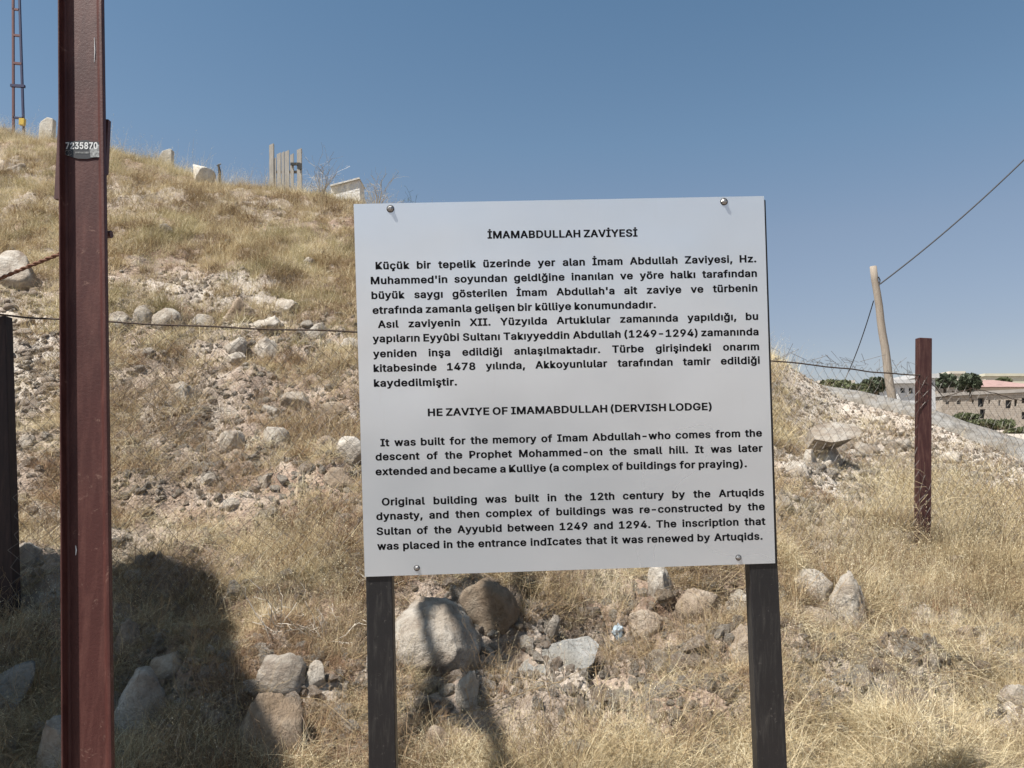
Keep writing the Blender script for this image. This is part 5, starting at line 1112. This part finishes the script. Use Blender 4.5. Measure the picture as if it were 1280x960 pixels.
# plank grave fence
M_plank = mat_paint('weathered_plank', (0.30,0.28,0.25), (0.42,0.395,0.355), .85, 0, (30,30,2), .002)
pk = empty('plank_fence', tuple(P(358, 240, 15))); tag(pk, 'short panel of upright grey weathered planks on the crest', 'plank fence')
for (x0, x1, yt, nm) in ((337,342.2,181,'post'),(342.6,345,198,'plank'),(346.2,351,192,'plank'),(352,355.2,190.5,'plank'),(356,361.4,189,'plank'),(363,367,193,'plank'),(371.5,377,187,'post')):
    a = P((x0+x1)/2, yt, 15); b_ = P((x0+x1)/2+.6, 262, 15); w = (x1-x0)*mpp(a); t = .03 if nm == 'plank' else .06
    mb = MB(); vs = []
    for q, kk in ((b_, 0), (a, 1)):
        for dx, dy in ((-1,-1),(1,-1),(1,1),(-1,1)): vs.append(q + Vector((dx*w/2, dy*t/2, kk*dx*.02)))
    mb.add(vs, [(3,2,1,0),(4,5,6,7),(0,1,5,4),(1,2,6,5),(2,3,7,6),(3,0,4,7)]); wpart(mb, nm, M_plank, pk)
mb = MB(); mb.box(P(369,205,14.96), .18, .03, .05); mb.box(P(375,208,14.94), .06, .03, .12); wpart(mb, 'hinge', mat_plain('hinge_iron', (.03,.03,.03), .7), pk)
mb = MB(); c = (P(340,216,15.05)+P(375,214,15.05))/2; mb.box(c, .62, .03, .05); wpart(mb, 'rail', M_plank, pk)
# white tomb block
tomb = empty('tomb', tuple(P(433, 262, 15))); tag(tomb, 'white marble grave block with a thin slanted lid on the crest left of the sign', 'tomb')
M_marb = mat_rock('white_marble', (0.66,0.65,0.63), (0.76,0.75,0.73), (0.82,0.81,0.79), .8)
def quadbox(pts, d, thick, name, mat, par):
    vs = [P(x_, y_, d) for x_, y_ in pts] + [P(x_, y_, d)+Vector((0,thick,0)) for x_, y_ in pts]
    mb = MB(); mb.add(vs, [(0,1,2,3),(7,6,5,4),(0,4,5,1),(1,5,6,2),(2,6,7,3),(3,7,4,0)])
    o = wpart(mb, name, mat, par) if par else mb.build(name, mat)
    bm = bmesh.new(); bm.from_mesh(o.data); bmesh.ops.recalc_face_normals(bm, faces=bm.faces); bm.to_mesh(o.data); bm.free(); return o
quadbox([(413.5,233),(449,224),(450.5,265),(413.5,265)], 14.6, .5, 'block', M_marb, tomb)
quadbox([(412.5,231),(449,221.5),(449.5,223.3),(412.5,232.8)], 14.55, .6, 'lid', M_marb, tomb)
# lattice mast
mast = empty('lattice_mast', tuple(P(24, 165, 20))); tag(mast, 'slim rust and blue lattice steel mast rising from the crest at far left', 'mast')
M_mr = mat_plain('mast_rust', (0.13,0.06,0.06), .6); M_mbl = mat_plain('mast_blue', (0.035,0.04,0.09), .5); M_yel = mat_plain('yellow_box', (0.55,0.38,0.05), .6)
ladder = lambda xs, y_: P(xs, y_, 20)
def rod(q0, q1, w, name, mat):
    mb = MB(); a = P(q0[0], q0[1], 20); b_ = P(q1[0], q1[1], 20); dvec = (b_-a).normalized(); sx = Vector((1,0,0)) if abs(dvec.x) < .7 else Vector((0,0,1))
    vs = []
    for q in (a, b_):
        for dx, dy in ((-1,-1),(1,-1),(1,1),(-1,1)): vs.append(q + sx*dx*w/2 + Vector((0, dy*w/2, 0)))
    mb.add(vs, [(3,2,1,0),(4,5,6,7),(0,1,5,4),(1,2,6,5),(2,3,7,6),(3,0,4,7)]); return wpart(mb, name, mat, mast)
rod((16.2,-120),(16.8,175), .05, 'chord', M_mr); rod((20.5,-120),(30,175), .05, 'chord', M_mbl)
for (xa, xb, y_, nm) in ((16.5,22.2,-66,.05),(16.5,23,-26,.05),(16.5,24.5,11.5,.05),(16.5,26,44,.055),(16.8,27.5,79,.06),(13.5,31,107,.07),(16.8,30,147,.05)):
    rod((xa, y_),(xb, y_+1), nm, 'batten', M_mr if y_ < 100 else M_mbl)
mb = MB(); mb.box(P(28,152.5,19.9), .13, .1, .17); wpart(mb, 'junction_box', M_yel, mast)

# ------------------------------------------------------------------ wooden pole with cables
M_wood = mat_paint('bleached_wood', (0.24,0.20,0.16), (0.34,0.295,0.245), .85, 0, (25,25,1.5), .004)
wp = empty('wooden_pole', tuple(P(1117, 500, 16))); tag(wp, 'leaning bleached wooden utility pole beyond the slope', 'pole')
mb = MB(); a = P(1091.5,333,16); b_ = P(1118,520,16.0); pts = [b_+(a-b_)*t for t in np.linspace(0,1,12)]
mb.tube([p+Vector((.008*math.sin(i*1.7),0,0)) for i, p in enumerate(pts)], [.088-.02*t for t in np.linspace(0,1,12)], 10); wpart(mb, 'shaft', M_wood, wp, smooth=True)
M_dark = mat_plain('black_cable', (0.03,0.03,0.035), .6)
mb = MB(); h = P(1099,356,15.95); mb.tube([P(1098,346,15.95), P(1100,350,15.95), h, P(1096.5,362,15.95)], .012, 6); wpart(mb, 'hook', M_dark, wp)
mb = MB(); aa = P(1100,355,15.9); bb = P(1300,180,15.5); 
mb.tube([aa+(bb-aa)*t + Vector((0,0,-.10*4*t*(1-t))) for t in np.linspace(0,1.6,40)], .016, 6)
tag(mb.build('overhead_cable', M_dark), 'dark overhead cable climbing right from the wooden pole', 'cable')
mb = MB(); aa = P(1092,376,16); bb = P(1060,466,18); mb.tube([aa+(bb-aa)*t+Vector((0,0,-.08*4*t*(1-t))) for t in np.linspace(0,1.1,20)], .011, 6)
tag(mb.build('stay_wire', M_dark), 'thin stay wire running down left from the wooden pole', 'wire')

# ------------------------------------------------------------------ town across the hollow
def leafball(name, cx, cy, w, h, d, mat, parent, seed, n=2600, leaf=.22):
    g = np.random.default_rng(seed); c = P(cx, cy, d); s = mpp(c); rx, rz = w*s/2, h*s/2; V = []; Fc = []; B = []
    cl = [(g.uniform(-.62,.62), g.uniform(-.5,.5), g.uniform(-.6,.5), g.uniform(.3,.5)) for _ in range(16)]
    for i in range(n):
        q = cl[i % 16]; v = g.normal(size=3); v /= np.linalg.norm(v); v *= q[3]*g.uniform(.6,1.05)
        p = np.array([(q[0]+v[0])*rx, (q[1]+v[1])*rx, (q[2]+v[2])*rz]); 
        if p[2] < -rz: p[2] = -rz*g.random()
        a = g.normal(size=3); a /= np.linalg.norm(a); b_ = np.cross(a, g.normal(size=3)); b_ /= np.linalg.norm(b_); l = leaf*g.uniform(.5,1.2)
        k = len(V); p = Vector(p)+c; a = Vector(a)*l; b_ = Vector(b_)*l*.6
        V += [p-a, p+b_, p+a, p-b_]; B += [g.random()]*4; Fc.append((k,k+1,k+2,k+3))
    o = mesh_obj(name, V, Fc, mat, parent); at = o.data.attributes.new('bv', 'FLOAT', 'POINT'); at.data.foreach_set('value', np.array(B, dtype=np.float32)); return o
M_trunk = mat_plain('bark', (0.10,0.075,0.055), .9)
def tree(cx, cy, w, h, d, label, seed, mat=M_green, trunk=True, cat='tree', name='tree', grp='dark trees by the town'):
    c = P(cx, cy, d); base = P(cx, cy+h*.5, d); t = empty(name, tuple(base)); tag(t, label, cat, grp)
    o = leafball('crown', cx, cy, w, h, d, mat, t, seed, leaf=.0035*d); o.matrix_parent_inverse = Matrix.Translation(-base)
    s = mpp(c); mb = MB(); mb.tube([base-Vector((0,0,.6)), base-Vector((0,0,h*s*.02)), c, c+Vector((w*s*.1,0,h*s*.3))], [w*s*.06,w*s*.05,w*s*.035,w*s*.015], 7)
    for dx in (-.25,.22,.1): mb.tube([c-Vector((0,0,h*s*.2)), c+Vector((dx*w*s, dx*.4*w*s, h*s*.15))], [w*s*.025, w*s*.008], 5)
    wpart(mb, 'trunk', M_trunk, t)
tree(1095,482,34,27,34,'dark green tree just left of and behind the wooden pole base',1)
tree(1181,476,33,20,62,'broad dark tree just right of the right fence post',2)
tree(1213,478,28,28,58,'tallest dark rounded tree left of the red roofed house',3)
tree(1040,483,52,18,30,'low grey green bush at the crest right of the sign',4,M_scrub,cat='bush',name='bush',grp='bushes')
tree(1070,487,30,14,28,'small pale green bush left of the dark tree by the wooden pole',14,M_scrub,cat='bush',name='bush',grp='bushes')
tree(1208,522,30,12,52,'small green bush at the left foot of the stone house',5,M_scrub,cat='bush',name='bush',grp='bushes')
tree(1240,530,50,12,50,'long green bush below the stone house middle',6,M_scrub,cat='bush',name='bush',grp='bushes')
tree(1275,540,36,14,46,'green bush at the right edge below the stone house',7,M_scrub,cat='bush',name='bush',grp='bushes')
tree(1254,476,16,6,84,'small shrub before the pale yellow building',8,M_scrub,cat='bush',name='bush',grp='bushes')
M_pane = mat_plain('dark_glass', (0.03,0.035,0.04), .15, 0, .1, 3, .5)
M_frame = mat_plain('window_frame', (0.55,0.54,0.52), .6)
def house(x0, x1, yt, yb, d, depth, mat, label, wins=(), roof=None, slope=0.0, name='house'):
    base = P((x0+x1)/2, yb, d); h = empty(name, tuple(base)); tag(h, label, 'house')
    # wall with real openings
    m_ = MB(); xs = sorted(set([x0, x1] + [w[0] for w in wins] + [w[1] for w in wins])); ys = sorted(set([yt, yb] + [w[2] for w in wins] + [w[3] for w in wins]))
    def hole(xa, xb, ya, yb_): return any(w[0] <= xa+1e-6 and w[1] >= xb-1e-6 and w[2] <= ya+1e-6 and w[3] >= yb_-1e-6 for w in wins)
    def Q(x_, y_): 
        k = slope*(x_-x0)/(x1-x0) if abs(y_-yt) < 1e-6 else 0
        return P(x_, y_+k, d)
    for i in range(len(xs)-1):
        for j in range(len(ys)-1):
            if not hole(xs[i], xs[i+1], ys[j], ys[j+1]):
                m_.add([Q(xs[i],ys[j+1]), Q(xs[i+1],ys[j+1]), Q(xs[i+1],ys[j]), Q(xs[i],ys[j])], [(0,1,2,3)])
    bk = Vector((0, depth, 0)); c4 = [Q(x0,yb), Q(x1,yb), Q(x1,yt), Q(x0,yt)]
    m_.add(c4+[q+bk for q in c4], [(0,3,7,4),(1,5,6,2),(4,7,6,5),(3,2,6,7)])
    for q in (0,): pass
    dn = Vector((0,0,-3.0)); m_.add([c4[0], c4[1], c4[1]+dn, c4[0]+dn, c4[0]+bk, c4[0]+bk+dn], [(0,3,2,1),(0,4,5,3)])
    for w in wins:     # reveals
        r4 = [P(w[0],w[3],d), P(w[1],w[3],d), P(w[1],w[2],d), P(w[0],w[2],d)]; r5 = [q+Vector((0,.3,0)) for q in r4]
        m_.add(r4+r5, [(0,1,5,4),(1,2,6,5),(2,3,7,6),(3,0,4,7)])
    wpart(m_, 'wall', mat, h)
    for w in wins:
        m2 = MB(); r5 = [P(w[0],w[3],d)+Vector((0,.28,0)), P(w[1],w[3],d)+Vector((0,.28,0)), P(w[1],w[2],d)+Vector((0,.28,0)), P(w[0],w[2],d)+Vector((0,.28,0))]
        m2.add(r5, [(0,1,2,3)]); pn = wpart(m2, 'window', M_pane, h)
        if len(w) > 4:
            m3 = MB(); t = .05
            for i in range(4): m3.tube([r5[i]-Vector((0,.06,0)), r5[(i+1)%4]-Vector((0,.06,0))], t, 4)
            m3.tube([(r5[0]+r5[1])/2-Vector((0,.06,0)), (r5[2]+r5[3])/2-Vector((0,.06,0))], t*.7, 4)
            o = m3.build('frame', M_frame, pn); o.matrix_parent_inverse = Matrix.Identity(4)
    if roof:
        rm, over, rh, thick = roof; s = mpp(base); m4 = MB()
        a, b_ = Q(x0,yt)+Vector((-over,-over,.02)), Q(x1,yt)+Vector((over,-over,.02)); 
        if rh > 0:
            r1 = (a+Vector((min(depth*.5, (b_.x-a.x)*.3), depth/2+over, rh))); r2 = (b_+Vector((-min(depth*.5, (b_.x-a.x)*.3), depth/2+over, rh)))
            a2, b2 = a+Vector((0,depth+2*over,0)), b_+Vector((0,depth+2*over,0))
            m4.add([a,b_,r2,r1,a2,b2], [(0,1,2,3),(1,5,2),(4,3,2,5),(0,3,4),(0,4,5,1)])
        else:
            up_ = Vector((0,0,thick)); y2 = Vector((0,depth+2*over,0)); q = [a,b_,b_+y2,a+y2]
            m4.add(q+[v_+up_ for v_ in q], [(3,2,1,0),(4,5,6,7),(0,1,5,4),(1,2,6,5),(2,3,7,6),(3,0,4,7)])
        wpart(m4, 'roof', rm, h)
    return h
def mat_masonry(name, c1, c2, sc):
    m, nt, b = new_mat(name); p = geo_pos(nt)
    sw = N(nt, 'ShaderNodeSeparateXYZ'); nt.links.new(p, sw.inputs[0]); cb = N(nt, 'ShaderNodeCombineXYZ')
    ad = N(nt, 'ShaderNodeMath', operation='ADD'); nt.links.new(sw.outputs[0], ad.inputs[0]); nt.links.new(sw.outputs[1], ad.inputs[1])
    nt.links.new(ad.outputs[0], cb.inputs[0]); nt.links.new(sw.outputs[2], cb.inputs[1])
    br = N(nt, 'ShaderNodeTexBrick'); nt.links.new(cb.outputs[0], br.inputs['Vector']); br.inputs['Scale'].default_value = sc
    br.inputs['Color1'].default_value = (*c1,1); br.inputs['Color2'].default_value = (*c2,1); br.inputs['Mortar'].default_value = (c1[0]*.75,c1[1]*.75,c1[2]*.75,1)
    n1 = noise(nt, 1.1, 6, .7, p); c = mix(nt, .7, br.outputs[0], ramp(nt, n1, [(.3,.6),(.65,1)]), 'MULTIPLY')
    nt.links.new(c, b.inputs['Base Color']); b.inputs['Roughness'].default_value = .9; return m
M_stone = mat_masonry('house_stonework', (0.33,0.28,0.23), (0.40,0.35,0.295), 1.6)
M_cream = mat_plain('cream_render', (0.50,0.46,0.40), .85, 0, .18, .8)
M_yelr = mat_plain('yellow_render', (0.46,0.44,0.35), .85, 0, .15, .8)
M_whr = mat_plain('white_render', (0.48,0.48,0.48), .85, 0, .2, .8)
M_red = mat_plain('red_roof', (0.36,0.235,0.21), .9, 0, .4, 2.0)
M_conc = mat_plain('flat_concrete', (0.36,0.33,0.30), .9, 0, .25, 1.2)
house(1178,1292,496,538,60,9,M_stone,'grey brown stone house with dark openings at the right edge',
      wins=[(1182,1186.5,501,505.5,1),(1196,1201,500,505.5,1),(1215,1217.5,499.5,505),(1222.5,1230.5,497.5,508.5),(1225,1232,511.5,523),(1235.5,1238,500,504.5),(1248,1251,500,507,1),(1257,1265,500,510.5),(1268,1272,499,508),(1277,1284,497.5,504),(1277,1284,515,524)],
      roof=(M_conc,.15,0,.25), slope=-6, name='stone_house')
house(1172,1201,484,500,68,8,M_stone,'low plain stone house behind the broad dark tree', wins=[(1190,1193,489,493)], roof=(M_conc,.2,0,.2), name='stone_house')
house(1221,1300,484.5,506,72,9,M_cream,'cream house with a red tiled roof at the right edge',
      wins=[(1239,1243,489,494,1),(1251,1255,489,494,1),(1270,1275,489,494,1)], roof=(M_red,.6,1.1,.2))
house(1232,1310,470.5,486,90,12,M_yelr,'pale yellow flat roofed building behind the red roofed house', wins=[(1262,1266,474,479,1),(1283,1287,474,479,1)], roof=(M_yelr,.2,0,.3))
house(1188,1204,467.5,480,95,8,M_cream,'small cream house seen between the two dark trees', wins=[(1193,1196,471,474)], roof=(M_cream,.2,0,.3))
house(1122,1146,480,496,48,7,M_whr,'low white building with a flat roof right of the wooden pole',
      wins=[(1125.5,1131,485,491),(1136,1141,485,492)], roof=(M_whr,.35,0,.22), name='white_building')
house(1146,1169,473,492,55,6,M_whr,'white building partly behind the right fence post', wins=[(1148,1151,479,485)], roof=(M_whr,.2,0,.3), name='white_building')
house(1028,1062,481,492,40,5,M_cream,'pale low house mostly hidden by the bush at the crest', roof=(M_cream,.2,0,.2))

# ------------------------------------------------------------------ single plants and litter
def plant(name, px, py, vfb, mat, scale, label, cat, seedv=0, grp=None):
    V, Fc, B = vfb; p = hit(px, py); me = bpy.data.meshes.new(name); me.from_pydata([tuple(v*scale) for v in V], [], Fc); me.materials.append(mat)
    at = me.attributes.new('bv', 'FLOAT', 'POINT'); at.data.foreach_set('value', np.array(B, dtype=np.float32))
    o = bpy.data.objects.new(name, me); COL.objects.link(o); o.location = p; tag(o, label, cat, grp); return o
M_pw = mat_grass('bleached_thistle', (0.30,0.26,0.21), (0.46,0.42,0.36), (0.62,0.59,0.53), .05)
plant('dead_thistle', 345, 800, twigs(9, (.12,.22), .004, 201, .35), M_pw, 1.0, 'pale spiky dead thistle at the shadow edge left of the sign', 'thistle')
plant('dead_thistle', 400, 806, twigs(8, (.12,.2), .0035, 202, .4), M_pw, 1.0, 'pale dead thistle close to the sign left leg', 'thistle')
plant('dead_thistle', 485, 735, twigs(12, (.14,.26), .0032, 203, .5), M_pw, 1.0, 'twiggy grey dead thistle right behind the sign left leg', 'thistle')
plant('dead_thistle', 1045, 700, twigs(10, (.14,.26), .003, 204, .5), M_twig, 1.0, 'mauve grey dead weed above the pair of stones right of the sign', 'weed')
plant('dry_bush', 470, 262, twigs(22, (.35,.7), .007, 205, .7), M_pale, .9, 'faint pale twiggy bush on the crest above the sign left corner', 'bush')
plant('dry_bush', 402, 248, twigs(14, (.4,.8), .010, 206, .9), M_pw, .8, 'thin pale twigs on the crest left of the white tomb', 'bush')
plant('dry_bush', 505, 268, twigs(16, (.25,.5), .008, 207, .8), M_scrub, .9, 'small green tinged bush on the crest behind the sign top edge', 'bush')
plant('dry_vine', 1156, 700, twigs(10, (.3,.55), .004, 208, 1.3), M_pale, 1.0, 'dry straw coloured vine climbing the right fence post', 'vine')
# long fallen straws crossing the foreground
mb = MB()
def straw(pts, r=.0016):
    ps = [hit(a_, b__) for a_, b__ in pts]; q = resample([(p.x, p.y, p.z+.05) for p in ps], 16); mb.tube([Vector(k) for k in q], r, 4)
for s_ in ([(505,935),(545,915),(600,905),(660,880),(700,868)], [(640,862),(665,866),(690,868)], [(700,868),(730,850),(760,845)], [(1010,885),(1100,830),(1170,790)], [(1100,800),(1180,795),(1290,800)],
           [(1120,870),(1160,860),(1290,850)], [(330,850),(360,838),(400,845),(440,870)], [(340,890),(400,892),(440,925)], [(800,900),(840,870),(870,880)], [(500,800),(520,850),(515,900)], [(940,870),(1000,830),(1040,790)]):
    straw(s_)
ls = mb.build('fallen_straw', M_pale, kind='stuff'); ls['label'] = 'long single straws fallen across the foreground grass'; ls['category'] = 'straw'
# crumpled plastic scrap
p = hit(772, 800); v, f = rock_shape(555, 3, 4, .25, .3); v = v*np.array([.035,.03,.05])
o = mesh_obj('plastic_scrap', v, f, mat_plain('blue_grey_plastic', (0.33,0.40,0.45), .3, 0, .3, 60)); o.location = (p.x, p.y, p.z+.03)
tag(o, 'crumpled bluish plastic scrap in the grass right of the grey slab', 'litter')

# ------------------------------------------------------------------ made-up shade caster out of frame, shaped to darken the lower left
def to_caster(px, py, z=3.3):
    g_ = hit(px, py, 1.2); return g_ + to_sun*((z-g_.z)/to_sun.z)
outl = [(-120,700),(30,706),(140,711),(225,709),(258,716),(280,735),(291,770),(298,810),(308,845),(330,868),(345,900),(366,945),(380,1010),(300,1060),(-120,1060)]
top = [to_caster(*q) for q in outl]; n = len(top); ce = sum(top, Vector())/n
shade_caster = empty('shade_caster', (ce.x, ce.y, float(gnd(ce.x, ce.y)))); tag(shade_caster, 'added unseen shade caster on thin poles left of the viewer', 'shade_caster')
mb = MB(); mb.add([q+Vector((0,0,.01)) for q in top]+[q for q in top], [tuple(range(n)), tuple(range(2*n-1,n-1,-1))]+[(k,n+k,n+(k+1)%n,(k+1)%n) for k in range(n)])
wpart(mb, 'caster_sheet', mat_plain('caster_sheet', (0.05,0.07,0.10), .7), shade_caster)
for k in (0, 14, 13):
    q = top[k]; mb = MB(); mb.tube([Vector((q.x, q.y, float(gnd(q.x, q.y))-.2)), q], .025, 8); wpart(mb, 'pole', M_galv, shade_caster)  # supports invented along with the shade caster
for pts in ([(600,722),(572,745),(556,790),(566,830),(545,880),(518,925),(492,985)], [(664,722),(655,760),(640,800),(606,840),(600,890),(628,930),(640,985)], [(572,770),(606,836),(640,800)], [(545,880),(580,905),(600,890)]):  # added unseen strips, bent to throw the shadow streaks under the sign
    q = resample([tuple(to_caster(*a_)) for a_ in pts], 24); mb = MB(); mb.tube([Vector(k) for k in q], [.048+.024*math.sin(k*1.1+len(pts))*math.sin(k*.37) for k in range(24)], 6)
    wpart(mb, 'caster_strip', mat_plain('caster_strip_black', (0.06,0.06,0.06), .8), shade_caster)
